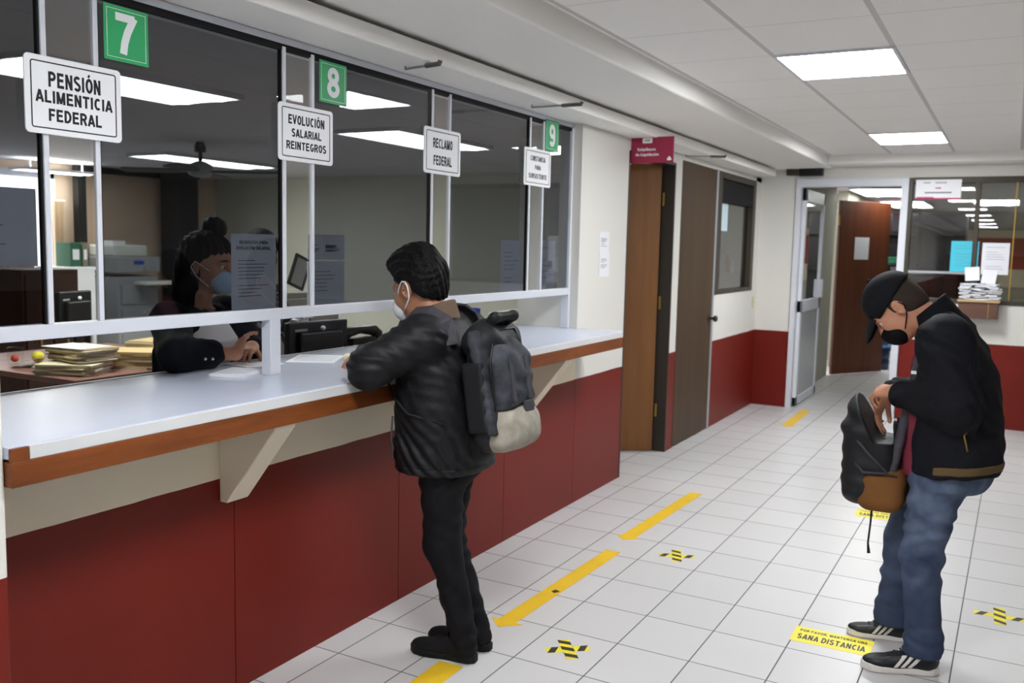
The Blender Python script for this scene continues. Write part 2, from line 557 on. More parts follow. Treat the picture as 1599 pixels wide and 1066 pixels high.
# bold grotesque capitals drawn as strokes on a 0..1 square (half stroke width .09 of the height)
def arc(cx, cy, rx, ry, a0, a1, n=14):
    return [(cx + rx * math.cos(math.radians(a0 + (a1 - a0) * i / n)), cy + ry * math.sin(math.radians(a0 + (a1 - a0) * i / n))) for i in range(n + 1)]
SW_ = .098
L0, L1, B0, B1 = SW_, .62 - SW_, SW_, 1 - SW_
CX_, RX_ = .31, .31 - SW_
GL = {
 'P': [[(L0, 0), (L0, 1)], [(L0, B1), (.30, B1)] + arc(.30, .70, .235, .215, 90, -90) + [(L0, .485)]],
 'R': [[(L0, 0), (L0, 1)], [(L0, B1), (.30, B1)] + arc(.30, .70, .235, .215, 90, -90) + [(L0, .485)], [(.30, .485), (.40, .38), (.555, 0)]],
 'B': [[(L0, 0), (L0, 1)], [(L0, B1), (.30, B1)] + arc(.30, .72, .22, .195, 90, -90) + [(L0, .525)], [(.30, .525)] + arc(.31, .305, .235, .22, 90, -90) + [(L0, B0)]],
 'D': [[(L0, 0), (L0, 1)], [(L0, B1), (.24, B1)] + arc(.24, .5, .30, .415, 90, -90) + [(L0, B0)]],
 'E': [[(L0, 0), (L0, 1)], [(L0, B1), (.56, B1)], [(L0, .52), (.53, .52)], [(L0, B0), (.58, B0)]],
 'F': [[(L0, 0), (L0, 1)], [(L0, B1), (.56, B1)], [(L0, .50), (.50, .50)]],
 'L': [[(L0, 1), (L0, 0)], [(L0, B0), (.56, B0)]],
 'I': [[(L0, 0), (L0, 1)]],
 'T': [[(0, B1), (.62, B1)], [(.31, 1), (.31, 0)]],
 'N': [[(L0, 0), (L0, 1)], [(L0 + .01, .97), (L1 - .01, .03)], [(L1, 0), (L1, 1)]],
 'M': [[(L0, 0), (L0, 1)], [(L0 + .02, .97), (.38, .05)], [(.38, .05), (.76 - L0 - .02, .97)], [(.76 - L0, 0), (.76 - L0, 1)]],
 'A': [[(.05, 0), (.315, .97)], [(.315, .97), (.59, 0)], [(.16, .28), (.48, .28)]],
 'V': [[(.05, 1), (.31, .03)], [(.31, .03), (.57, 1)]],
 'O': [arc(CX_ + .02, .5, RX_ + .02, .5 - SW_, 90, 450, 28)],
 'C': [arc(CX_ + .02, .5, RX_ + .01, .5 - SW_, 48, 312, 22)],
 'G': [arc(CX_ + .02, .5, RX_ + .01, .5 - SW_, 48, 300, 22) + [(L1 + .02, .20), (L1 + .02, .46)], [(.34, .44), (L1 + .09, .44)]],
 'U': [[(L0, 1), (L0, .33)] + arc(.31, .33, .31 - SW_, .33 - SW_, 180, 360) + [(L1, .33), (L1, 1)]],
 'S': [arc(.30, .725, .205, .19, 30, 210, 12)[:-1] + [(.14, .615), (.30, .515), (.44, .43)] + arc(.30, .285, .215, .20, 30, -155, 12)],
 'Q': [arc(CX_ + .02, .5, RX_ + .02, .5 - SW_, 90, 450, 28), [(.36, .25), (.60, 0)]],
 'Y': [[(.04, 1), (.31, .45)], [(.58, 1), (.31, .45)], [(.31, .5), (.31, 0)]],
 ',': [[(.08, .14), (.08, 0)], [(.08, .05), (.03, -.12)]],
 '7': [[(.02, B1), (.56, B1)], [(.55, .95), (.36, .56), (.27, .28), (.23, 0)]],
 '8': [arc(.30, .725, .185, .19, 90, 450, 24), arc(.30, .285, .215, .20, 90, 450, 24)],
 '9': [arc(.30, .68, .205, .235, 0, 360, 24), [(.505, .68), (.50, .42)] + arc(.30, .32, .205, .235, 10, -150, 12)],
}
GW = {'I': 2 * SW_, 'M': .76, ',': .18, 'E': .58, 'F': .56, 'L': .56, 'S': .60}
def ribbon(pts, hw, closed=False):
    n = len(pts)
    if closed:
        pts = pts[:-1]; n -= 1
    v = []
    for i in range(n):
        p = Vector(pts[i])
        a = Vector(pts[(i - 1) % n]) if (closed or i > 0) else None
        b = Vector(pts[(i + 1) % n]) if (closed or i < n - 1) else None
        d0 = (p - a).normalized() if a is not None else (b - p).normalized()
        d1 = (b - p).normalized() if b is not None else d0
        nn = Vector((-d0.y - d1.y, d0.x + d1.x))
        nn = nn.normalized() / max(0.55, math.cos(d0.angle(d1, 0) / 2))
        v += [p + nn * hw, p - nn * hw]
    f = []
    for i in range(n if closed else n - 1):
        j = (i + 1) % n
        f.append((2 * i, 2 * i + 1, 2 * j + 1, 2 * j))
    return v, f
def caps_geo(body, wt=1.0):
    V, Fc = [], []
    x = 0.0
    acc = {'Ó': 'O', 'Í': 'I', 'É': 'E', 'Á': 'A'}
    for ch in body:
        if ch == ' ':
            x += .30
            continue
        base = acc.get(ch, ch)
        st = list(GL[base])
        if ch in acc:
            st = st + [[(.24, 1.06), (.38, 1.24)]]
        for si, s_ in enumerate(st):
            cl = len(s_) > 3 and abs(s_[0][0] - s_[-1][0]) < 1e-4 and abs(s_[0][1] - s_[-1][1]) < 1e-4
            v, f = ribbon(s_, SW_ * wt * (.8 if ch in acc and s_ is st[-1] else 1), cl)
            k = len(V)
            m = len(v)
            V += [(p.x + x, p.y, 0.0) for p in v] + [(p.x + x, p.y, 1.0 + .12 * si) for p in v]
            Fc += [tuple(i + k + m for i in q) for q in f]
            Fc += [tuple(i + k for i in q)[::-1] for q in f]
            for q in f:
                for a, b in ((q[0], q[3]), (q[1], q[2])):
                    Fc.append((a + k, b + k, b + k + m, a + k + m))
        x += GW.get(base, .62) + .13
    return V, Fc

def to3(c, F, x, y, z=0.0):
    return Vector(c) + F[0] * x + F[1] * y + F[2] * z

def plate(mb, c, F, w, h, r, t, z0=0.0):
    pts = [to3(c, F, x, y) for x, y in rrect(w, h, r)]
    return mb.prism(pts, F[2] * z0, F[2] * (z0 + t))

def ring(mb, c, F, w, h, r, lw, t, z0=0.0):
    o = rrect(w, h, r)
    i = rrect(w - 2 * lw, h - 2 * lw, max(r - lw, 0.0005))
    n = len(o)
    v = []
    for zz in (z0, z0 + t):
        for ps in (o, i):
            v += [to3(c, F, x, y, zz) for x, y in ps]
    fs_ = []
    for k in range(n):
        j = (k + 1) % n
        fs_ += [(2 * n + k, 2 * n + j, 3 * n + j, 3 * n + k), (k, 2 * n + k, 2 * n + j, j)[::-1], (n + k, n + j, 3 * n + j, 3 * n + k)[::-1], (k, n + k, n + j, j)[::-1]]
    return mb.add(v, fs_)

_txt_cache = {}
def text_geo(body, bold):
    key = (body, bold)
    if key not in _txt_cache:
        cu = bpy.data.curves.new('lettering', 'FONT')
        cu.body = body
        cu.size = 1
        cu.offset = bold
        cu.extrude = 0.01
        cu.resolution_u = 3
        o = bpy.data.objects.new('lettering', cu)
        COL.objects.link(o)
        dg = bpy.context.evaluated_depsgraph_get()
        me = bpy.data.meshes.new_from_object(o.evaluated_get(dg))
        v = [tuple(x.co) for x in me.vertices]
        f = [tuple(p.vertices) for p in me.polygons]
        bpy.data.objects.remove(o)
        bpy.data.curves.remove(cu)
        bpy.data.meshes.remove(me)
        _txt_cache[key] = (v, f)
    return _txt_cache[key]

def text(mb, body, c, F, w=None, h=None, bold=0.0, z0=0.0, t=0.0006):
    """lettering centred at c, fitted to width w and height h"""
    caps = all(ch == ' ' or ch in GL or ch in 'ÓÍÉÁ' for ch in body)
    v, f = caps_geo(body) if caps else text_geo(body, bold)
    xs = [p[0] for p in v]; ys = [p[1] for p in v]
    if caps:
        ys = [0.0, 1.0]
    sx, sy = max(xs) - min(xs), max(ys) - min(ys)
    cx, cy = (max(xs) + min(xs)) / 2, (max(ys) + min(ys)) / 2
    ky = h / sy if h else w / sx
    kx = w / sx if w else ky
    return mb.add([to3(c, F, (p[0] - cx) * kx, (p[1] - cy) * ky, z0 + (t * p[2] if caps else (t if p[2] > 0 else 0))) for p in v], f)

def sheet(name, c, F, w, h, label, cat='paper', group=None, heads=(), lines=0, t=0.0006, material=None, seed=1, lw0=0.7, head_h=0.012):
    """a printed sheet; illegible body text is thin grey rules"""
    r = thing(name, to3(c, F, 0, -h / 2), label, cat, group)
    plate(MB(), c, F, w, h, 0.001, t).build('sheet', material or M_PAPER, r)
    y = h / 2 - 0.03
    m = MB()
    for hd in heads:
        text(m, hd, to3(c, F, 0, y), F, min(w * 0.8, len(hd) * 0.0095), head_h, 0.02, z0=t, t=0.0003)
        y -= head_h * 1.7
    if heads:
        m.build('heading', M_PAPERDARK, r)
    if lines:
        rnd = random.Random(seed)
        m = MB()
        y -= 0.012
        step = (y + h / 2 - 0.03) / lines
        for i in range(lines):
            ww = w * lw0 * rnd.uniform(0.5, 1)
            if rnd.random() < 0.75:
                plate(m, to3(c, F, -w * lw0 / 2 + ww / 2, y), F, ww, 0.0028, 0.0004, 0.0003, t)
            y -= step
        if m.v:
            m.build('print', M_PAPERTEXT, r)
    return r

# ------------------------------------------------------------------ sculpting by distance fields
def A(*v):
    return np.array(v, np.float32)

def s_cap(a, b, ra, rb=None):
    a, b = A(*a), A(*b)
    rb = ra if rb is None else rb
    ab = b - a
    L2 = float(ab @ ab) + 1e-12
    def f(P):
        t = np.clip(((P - a) @ ab) / L2, 0, 1)
        return np.linalg.norm(P - (a + t[:, None] * ab), axis=1) - (ra + (rb - ra) * t)
    return f

def s_ell(c, r, R=None):
    c, r = A(*c), A(*r)
    R = None if R is None else np.array(R, np.float32)
    def f(P):
        q = P - c
        if R is not None:
            q = q @ R
        k0 = np.linalg.norm(q / r, axis=1)
        k1 = np.linalg.norm(q / (r * r), axis=1) + 1e-9
        return k0 * (k0 - 1) / k1
    return f

def s_box(c, h, rad=0.0, R=None):
    c, h = A(*c), A(*h)
    R = None if R is None else np.array(R, np.float32)
    def f(P):
        q = P - c
        if R is not None:
            q = q @ R
        d = np.abs(q) - (h - rad)
        return np.linalg.norm(np.maximum(d, 0), axis=1) + np.minimum(d.max(axis=1), 0) - rad
    return f

def s_plane(p, n):
    p, n = A(*p), A(*n)
    n = n / np.linalg.norm(n)
    return lambda P: (P - p) @ n          # negative behind the plane

def s_loft(tab, e=2.0, axis=2):
    """stack of ellipses along an axis: rows (t, c1, c2, h1, h2)"""
    T = np.array(tab, np.float32)
    o = [i for i in range(3) if i != axis]
    def f(P):
        z = P[:, axis]
        g = [np.interp(z, T[:, 0], T[:, k]) for k in range(1, 5)]
        q = (np.abs((P[:, o[0]] - g[0]) / g[2]) ** e + np.abs((P[:, o[1]] - g[1]) / g[3]) ** e) ** (1 / e)
        d = (q - 1) * np.minimum(g[2], g[3])
        dz = np.maximum(T[0, 0] - z, z - T[-1, 0])
        return np.maximum(d, dz)
    return f

def s_frame(f, c, R):
    """place a field written in a local frame (columns of R are its axes)"""
    c, R = A(*c), np.array(R, np.float32)
    return lambda P: f((P - c) @ R)

def smin(a, b, k):
    h = np.clip(0.5 + 0.5 * (b - a) / k, 0, 1)
    return b * (1 - h) + a * h - k * h * (1 - h)

def s_uni(fs_, k=0.02):
    def f(P):
        d = fs_[0](P)
        for g in fs_[1:]:
            d = smin(d, g(P), k)
        return d
    return f

def s_sub(f, g, k=0.004):
    return lambda P: -smin(-f(P), g(P), k)

def s_int(f, g, k=0.002):
    return lambda P: -smin(-f(P), -g(P), k)

def s_off(f, r):
    return lambda P: f(P) - r

def s_fold(f, amp, waves):
    """irregular cloth folds: waves = [(direction, wavelength, phase)]"""
    def g(P):
        d = f(P)
        x, y, z = P[:, 0], P[:, 1], P[:, 2]
        for i, (dr, wl, ph) in enumerate(waves):
            v = A(*dr); v = v / np.linalg.norm(v)
            s = P @ v * (2 * np.pi / wl) + ph
            wp = np.sin(7.3 * x + 11.1 * z + ph) + np.sin(9.7 * y - 6.1 * z + 2 * ph + i) + .6 * np.sin(23 * x + 19 * y + 3 * i) + .5 * np.sin(31 * z - 17 * y + ph)
            m = np.clip(.45 + .55 * np.sin(8.3 * x - 10.7 * y + 6.3 * z + 1.7 * i + ph) + .35 * np.sin(17 * y + 13 * z + ph), 0, 1.2)
            d = d - amp * np.sin(s + 1.9 * wp) * m
        return d
    return g

def s_near(f, c, r):
    """evaluate f only near a centre (speed)"""
    c = A(*c)
    def g(P):
        d = np.linalg.norm(P - c, axis=1) - r
        o = d + 0.03
        m = d < 0.03
        if m.any():
            o[m] = f(P[m])
        return o
    return g

def nets(V, org, h):
    s = V < 0
    n = np.array(V.shape) - 1
    cnt = np.zeros(n, np.int8)
    for a in (0, 1):
        for b in (0, 1):
            for c in (0, 1):
                cnt += s[a:a + n[0], b:b + n[1], c:c + n[2]]
    mask = (cnt > 0) & (cnt < 8)
    I = np.argwhere(mask)
    idx = np.full(n, -1, np.int32)
    idx[mask] = np.arange(len(I))
    acc = np.zeros((len(I), 3)); num = np.zeros(len(I))
    for ax in range(3):
        o = [k for k in range(3) if k != ax]
        for p in (0, 1):
            for q in (0, 1):
                o0 = np.zeros(3, int); o0[o[0]] = p; o0[o[1]] = q
                o1 = o0.copy(); o1[ax] = 1
                a = V[tuple((I + o0).T)]; b = V[tuple((I + o1).T)]
                m = (a < 0) != (b < 0)
                t = np.where(m, a / np.where(m, a - b, 1), 0)
                pt = I + o0
                pt = pt.astype(float); pt[:, ax] += t
                acc[m] += pt[m]; num[m] += 1
    vert = acc / num[:, None] * h + org
    faces = []
    for ax in range(3):
        o = [(ax + 1) % 3, (ax + 2) % 3]
        sl0 = [slice(None)] * 3; sl1 = [slice(None)] * 3
        sl0[ax] = slice(0, n[ax]); sl1[ax] = slice(1, n[ax] + 1)
        ch = s[tuple(sl0)] != s[tuple(sl1)]
        E = np.argwhere(ch)
        E = E[(E[:, o[0]] > 0) & (E[:, o[1]] > 0) & (E[:, o[0]] < n[o[0]]) & (E[:, o[1]] < n[o[1]])]
        if not len(E):
            continue
        d0 = np.zeros(3, int); d0[o[0]] = 1
        d1 = np.zeros(3, int); d1[o[1]] = 1
        q = np.stack([idx[tuple((E - d0 - d1).T)], idx[tuple((E - d1).T)], idx[tuple(E.T)], idx[tuple((E - d0).T)]], 1)
        ins = s[tuple(E.T)]
        q[~ins] = q[~ins][:, ::-1]
        faces.append(q[(q >= 0).all(1)])
    return vert, np.concatenate(faces)

def sculpt(f, lo, hi, h=0.006, B=8, slack=1.5):
    lo, hi = np.array(lo, float), np.array(hi, float)
    nb = np.ceil((hi - lo) / (h * B)).astype(int)
    N = nb * B
    g = np.stack(np.meshgrid(*[np.arange(k) for k in nb], indexing='ij'), -1).reshape(-1, 3)
    cen = (lo + (g * B + (B - 1) / 2) * h).astype(np.float32)
    dc = f(cen)
    V = np.repeat(np.repeat(np.repeat(np.where(dc < 0, -1.0, 1.0).reshape(nb).astype(np.float32), B, 0), B, 1), B, 2)
    act = g[np.abs(dc) < B * h * 0.87 * slack + 0.012]
    loc = np.stack(np.meshgrid(*[np.arange(B)] * 3, indexing='ij'), -1).reshape(-1, 3)
    for i in range(0, len(act), 400):
        ii = (act[i:i + 400, None, :] * B + loc[None]).reshape(-1, 3)
        V[tuple(ii.T)] = f((lo + ii * h).astype(np.float32))
    # closed at the border
    for ax in range(3):
        sl = [slice(None)] * 3
        for e in (0, -1):
            sl[ax] = e
            V[tuple(sl)] = np.maximum(V[tuple(sl)], 1e-4)
    return nets(V, lo, h)

def sdf_obj(name, f, lo, hi, material, parent=None, h=0.006, **k):
    v, q = sculpt(f, lo, hi, h)
    me = bpy.data.meshes.new(name)
    me.from_pydata(v.tolist(), [], q.tolist())
    me.update()
    return link(name, me, material, parent, smooth=True)

def frame(fwd, up=(0, 0, 1)):
    """3x3 matrix with columns forward, left, up"""
    f = Vector(fwd).normalized()
    u = Vector(up)
    l = u.cross(f).normalized()
    u = f.cross(l)
    return [[f[i], l[i], u[i]] for i in range(3)]

# ------------------------------------------------------------------ the setting
S = 'structure'
def struct(o, label=None, cat=None):
    o['kind'] = S
    if label: o['label'] = label
    if cat: o['category'] = cat
    return o

W = -2.33           # corridor face of the left wall
G = -2.39           # front plane of the counter glazing
YF = 9.55           # corridor face of the far wall
struct(box('floor', M_FLOOR, (-10.3, 8.2, -21, 20.5, -0.1, 0)), 'white square tiled floor with grey joints', 'floor')
c = MB()
c.box(-1.645, 8.2, -21, 9.6, 2.53, 2.7)
struct(c.build('ceiling', M_CEIL), 'white panel ceiling over the corridor', 'ceiling')

# left wall: counter front panels, piers, lintels and the wall under the side window
m = MB()
ys = [1.2, 2.272, 3.252, 4.213, 5.10]
for a, b in zip(ys, ys[1:]):
    m.box(W - 0.1, W, a + 0.002, b - 0.002, 0, 1.045)
m.box(W - 0.12, W - 0.006, 1.2, 5.10, 0, 1.04)
struct(m.build('wall_left_counter', M_WALLC), 'wall below the counter, dark red below and cream above', 'wall')
m = MB()
m.box(-2.75, W, 5.102, 5.87, 0, 2.335)
m.box(-2.45, W, 6.84, 7.0, 0, 2.335)
m.box(-2.45, W, 5.87, 6.84, 2.25, 2.335)
m.box(-2.45, W, 7.0, 9.6, 2.295, 2.335)
m.box(-2.45, W, 7.99, 9.33, 0, 1.2)
m.box(-2.45, W, 9.33, 9.6, 0, 2.335)
struct(m.build('wall_left', M_WALL), 'left corridor wall, cream above a dark red dado', 'wall')
struct(box('wall_left_pier', M_PILLAR, (-2.9, -2.06, -0.4, 1.285, 0, 2.5), bevel=0.008), 'rough plastered pier at the near end of the counter', 'wall')
struct(box('wall_left_near', M_PILLAR, (-2.9, -2.4, -21, -0.4, 0, 2.5)), 'left wall behind the camera', 'wall')
# soffit and beam over the counter
m = MB()
m.box(-2.62, -1.645, -21, 9.6, 2.425, 2.7)
m.box(-1.645, 8.2, 9.27, 9.6, 2.44, 2.7)
struct(m.build('trim_1', M_SOFFIT, bevel=0.012, segs=3), 'lowered plaster soffit along the left and far sides of the ceiling', 'soffit')
m = MB()
m.box(-2.62, -2.145, -21, 9.35, 2.338, 2.405)
m.box(-2.62, -2.215, -21, 9.35, 2.40, 2.43)  # set back: groove added to darken the joint below the soffit
struct(m.build('trim_2', M_SOFFIT, bevel=0.006), 'white beam above the counter windows and doors', 'beam')
# far wall
m = MB()
m.box(-2.45, -1.975, YF, YF + 0.1, 0, 2.45)
m.box(-1.975, 8.2, YF, YF + 0.1, 2.325, 2.45)
m.box(-0.925, 8.2, YF, YF + 0.1, 0, 1.15)
m.box(1.3, 8.2, YF, YF + 0.1, 1.15, 2.325)
struct(m.build('wall_far', M_WALL), 'far corridor wall, cream above a dark red dado', 'wall')
struct(box('wall_right', M_WALL, (7.9, 8.2, -21, 9.6, 0, 2.7)), 'right corridor wall out of the picture', 'wall')
m = MB()
m.box(-2.9, 8.2, -21.2, -21, 0, 2.7)
struct(m.build('wall_back', two_tone('end_wall_paint', lin(226, 216, 196), lin(164, 70, 56), 1.6)), 'far end wall of the corridor behind the camera', 'wall')

# office behind the counter
m = MB()
m.box(-10.3, W - 0.12, 9.6, 9.75, 0, 2.6)
struct(m.build('wall_office_end', M_OFFWALL), 'pale end wall of the office behind the counter', 'wall')
m = MB()          # back wall with a window opening
m.box(-10.3, -10.15, -2, 5.2, 0, 2.6)
m.box(-10.3, -10.15, 7.0, 9.7, 0, 2.6)
m.box(-10.3, -10.15, 5.2, 7.0, 0, 0.75)
m.box(-10.3, -10.15, 5.2, 7.0, 2.3, 2.6)
struct(m.build('wall_office_back', M_PEACH), 'peach back wall of the office with a bright window', 'wall')
struct(box('wall_office_near', M_OFFWALL, (-10.3, -2.9, -2.1, -2, 0, 2.6)), 'near wall of the office', 'wall')
struct(box('ceiling_office', M_OFFCEIL, (-10.3, -2.62, -2.1, 9.7, 2.45, 2.6)), 'grey office ceiling', 'ceiling')
m = MB()
m.box(-10.2, -10.12, 5.15, 7.05, 0.7, 0.78)
m.box(-10.2, -10.12, 5.15, 7.05, 2.27, 2.35)
for y in (5.17, 6.1, 7.03):
    m.box(-10.2, -10.12, y - 0.03, y + 0.03, 0.7, 2.35)
w3 = m.build('window_3', M_ALU)
struct(w3, 'daylit office window on the back wall', 'window')
# room beyond the far wall
m = MB()
m.box(-2.2, -2.06, YF + 0.1, 12.38, 0, 2.6)
m.box(-2.2, -2.06, 13.35, 20.5, 0, 2.6)
m.box(-2.2, 3.2, 20.3, 20.5, 0, 2.6)
m.box(3.05, 3.2, YF + 0.1, 20.4, 0, 2.6)
m.box(-4.2, -2.2, 14.2, 14.3, 0, 2.6)
struct(m.build('wall_far_room', mat('far_room_paint', lin(168, 166, 154), 0.8, 0.2)), 'walls of the office beyond the far doorway', 'wall')
struct(box('ceiling_far_room', M_OFFCEIL, (-4.2, 3.2, YF + 0.1, 20.5, 2.45, 2.6)), 'ceiling of the office beyond the far doorway', 'ceiling')

# ------------------------------------------------------------------ ceiling lights
def led(x0, x1, y0, y1, label, group=None, z=2.53):
    t = thing('ceiling_panel_light', ((x0 + x1) / 2, (y0 + y1) / 2, z), label, 'ceiling light', group)
    m = MB()
    for b in ((x0 - .014, x0, y0 - .014, y1 + .014), (x1, x1 + .014, y0 - .014, y1 + .014), (x0, x1, y0 - .014, y0), (x0, x1, y1, y1 + .014)):
        m.box(*b, z - 0.012, z)
    m.build('frame', M_ALU, t)
    box('diffuser', M_LED, (x0, x1, y0, y1, z - 0.008, z), t)
    return t
led(-1.062, -0.553, 4.53, 5.16, 'white square LED ceiling panel nearer the viewer')
led(-1.062, -0.553, 7.70, 8.42, 'white square LED ceiling panel farther away, toward the far wall')
for y in (1.36, -1.8, -4.95, -8.1, -11.3, -14.5):
    led(-1.062, -0.553, y, y + 0.63, 'LED ceiling panel in the corridor behind the viewer', 'LED panels behind the viewer')

def troffer(x0, x1, y0, y1, label, z=2.449, group='fluorescent ceiling lights in the office', m_=None):
    t = thing('fluorescent_light', ((x0 + x1) / 2, (y0 + y1) / 2, z), label, 'ceiling light', group)
    m = MB()
    m.box(x0 - .02, x0, y0 - .02, y1 + .02, z - .03, z)
    m.box(x1, x1 + .02, y0 - .02, y1 + .02, z - .03, z)
    m.box(x0, x1, y0 - .02, y0, z - .03, z)
    m.box(x0, x1, y1, y1 + .02, z - .03, z)
    m.build('housing', M_ALU, t)
    m = MB()          # two bowed lenses side by side
    xm = (x0 + x1) / 2
    for a, b in ((x0 + .005, xm - .012), (xm + .012, x1 - .005)):
        n = 8
        pts = [(a + (b - a) * i / n, y0, z - 0.012 - 0.022 * math.sin(math.pi * i / n)) for i in range(n + 1)]
        pts += [(b, y0, z), (a, y0, z)]
        m.prism(pts, (0, .004, 0), (0, y1 - y0 - .004, 0))
    m.build('diffuser', m_ or M_TUBE, t)
    return t
troffer(-4.65, -4.09, 2.72, 4.06, 'long fluorescent ceiling light in the office behind the first green number')
troffer(-4.62, -4.05, 5.6, 6.95, 'long fluorescent ceiling light in the office above the white second sign pair')
troffer(-8.05, -7.5, 6.45, 8.0, 'fluorescent ceiling light above the ceiling fan at the back of the office')
t = troffer(-9.88, -9.60, 6.36, 7.20, 'suspended fluorescent light close to the office window', z=2.345)
for y in (6.5, 7.15):
    MB().tube([(-9.74, y, 2.34), (-9.74, y, 2.45)], .008, 6).build('suspension_rod', M_ALU, t)
troffer(-1.95, -1.32, 12.7, 14.25, 'fluorescent ceiling light seen through the far doorway, nearer one', group='far room lights')
troffer(-1.95, -1.32, 15.75, 17.8, 'fluorescent ceiling light seen through the far doorway, farther one', group='far room lights')
troffer(-0.62, 0.0, 15.4, 17.0, 'fluorescent ceiling light seen through the far window', group='far room lights')

# ------------------------------------------------------------------ glazing over the counter
w1 = struct(thing('window_1', (G, 3.2, 1.1), 'long counter window of smoked sliding panes in white aluminium', 'window'))
box('bottom_rail', M_ALU, (G - .045, G, 1.285, 5.10, 1.306, 1.348), w1, bevel=.003)
box('top_rail', M_ALU, (G - .045, G, 1.285, 5.17, 2.312, 2.336), w1, bevel=.003)
box('top_gasket', M_GASKET, (G - .03, G - .004, 1.285, 5.10, 2.292, 2.3125), w1)
MULL = [1.645, 1.81, 2.598, 2.754, 3.577, 3.726, 4.548, 4.713]
for y in MULL:
    box('mullion', M_ALU, (G - .013, G, y - .0085, y + .0085, 1.348, 2.303), w1, bevel=.002)
for i, y in enumerate(MULL):
    s_ = -1 if i % 2 == 0 else 1
    a = y + s_ * .0085
    box('gasket', M_GASKET, (G - .022, G - .006, a, a + s_ * .006, 1.348, 2.295), w1)
box('end_post', M_ALU, (G - .05, G + .004, 5.085, 5.168, 1.10, 2.336), w1, bevel=.004)
for y in (2.545, 3.87):
    box('post', M_ALU, (G - .045, G + .001, y - .027, y + .027, 1.10, 1.308), w1, bevel=.003)
PANES = [(1.287, 1.637), (1.818, 2.590), (2.762, 3.569), (3.734, 4.540), (4.721, 5.086)]
for i, (a, b) in enumerate(PANES):
    mm = MB()
    x = G - .014
    if i == 2:      # sliding pane, skew added to shift the reflected LED panel
        ym, zm = (a + b) / 2, 1.82
        R = Matrix.Rotation(math.radians(-1.1), 3, 'Z') @ Matrix.Rotation(math.radians(0.15), 3, 'Y')
        mm.obox((x, ym, zm), .002, (b - a) / 2, .477, R)
    else:
        mm.box(x - .002, x + .002, a, b, 1.343, 2.297)
    mm.build('pane', M_TINT, w1)
for a, b in ((1.653, 1.802), (2.606, 2.746), (3.585, 3.718), (4.556, 4.705)):
    box('clear_pane', M_CLEAR, (G - .026, G - .022, a, b, 1.343, 2.297), w1)

# ------------------------------------------------------------------ counter
ZC = 1.10
ct = thing('service_counter', (-2.4, 3.2, 0.7), 'long white laminate service counter with walnut front edge', 'counter')
pts = [(-2.75, 1.286), (-2.047, 1.286), (-2.047, 5.12), (-2.06, 5.15), (-2.329, 5.15), (-2.329, 5.10), (-2.75, 5.10)]
m = MB().prism([(x, y, ZC - .03) for x, y in pts], (0, 0, 0), (0, 0, .03))
m.build('worktop', M_LAMINATE, ct, bevel=.003)
box('edge_band', M_EDGE, (-2.046, -2.038, 1.335, 5.135, ZC - .036, ZC - .002), ct, bevel=.002)
m = MB()
m.box(-2.07, -2.036, 1.286, 5.13, ZC - .098, ZC - .036)
m.box(-2.046, -2.036, 1.286, 1.333, ZC - .036, ZC - .003)
m.build('front_rail', M_TRIMWOOD, ct, bevel=.002)
box('underside', M_DARKWOOD, (-2.72, -2.072, 1.286, 5.08, ZC - .06, ZC - .031), ct)
box('back_rail', M_EDGE, (-2.758, -2.748, 1.286, 5.10, ZC - .03, ZC + .004), ct)
for y in (2.255, 3.36, 4.46):
    a = .05
    pr = [(W + .001, y - a, 0.705), (W + .035, y - a, 0.705), (-2.075, y - a, 0.985), (-2.075, y - a, 1.038), (W + .001, y - a, 1.038)]
    MB().prism(pr, (0, 0, 0), (0, 2 * a, 0)).build('bracket', mat('cream_bracket_paint', lin(238, 228, 208), 0.7, 0.2), ct, bevel=.004)

# ------------------------------------------------------------------ signs over the counter
def plaque(y0, y1, z0, z1, lines, label, sizes=None, x=G + .004, r=.014):
    w, h = y1 - y0, z1 - z0
    cpt = (x, (y0 + y1) / 2, (z0 + z1) / 2)
    t = thing('hanging_sign', (x, (y0 + y1) / 2, z0), label, 'sign', 'white department signs over the counter')
    plate(MB(), cpt, FX, w, h, r, .005).build('plate', M_SIGN, t, bevel=.001)
    ring(MB(), cpt, FX, w * .885, h * .86, .008, .0035, .0006, .005).build('border', M_BLACK, t)
    for body, dy, tw, th_ in lines:
        text(MB(), body, to3(cpt, FX, 0, dy), FX, tw, th_, 0.035, .005).build('lettering', M_BLACK, t)
    return t
plaque(1.579, 1.886, 1.879, 2.091, [('PENSIÓN', .045, .165, .042), ('ALIMENTICIA', -.003, .245, .034), ('FEDERAL', -.052, .168, .034)], 'white framed sign reading PENSIÓN ALIMENTICIA FEDERAL')
plaque(2.556, 2.859, 1.894, 2.103, [('EVOLUCIÓN', .048, .20, .034), ('SALARIAL', .0, .165, .030), ('REINTEGROS', -.046, .222, .030)], 'white framed sign reading EVOLUCIÓN SALARIAL REINTEGROS')
plaque(3.493, 3.804, 1.922, 2.131, [('RECLAMO', .036, .165, .044), ('FEDERAL', -.042, .155, .044)], 'white framed sign reading RECLAMO FEDERAL')
plaque(4.462, 4.785, 1.933, 2.138, [('CONSTANCIA', .048, .18, .028), ('PARA', .0, .07, .024), ('SUBSISTENTE', -.048, .22, .026)], 'white framed sign with three short lines below the green 9')

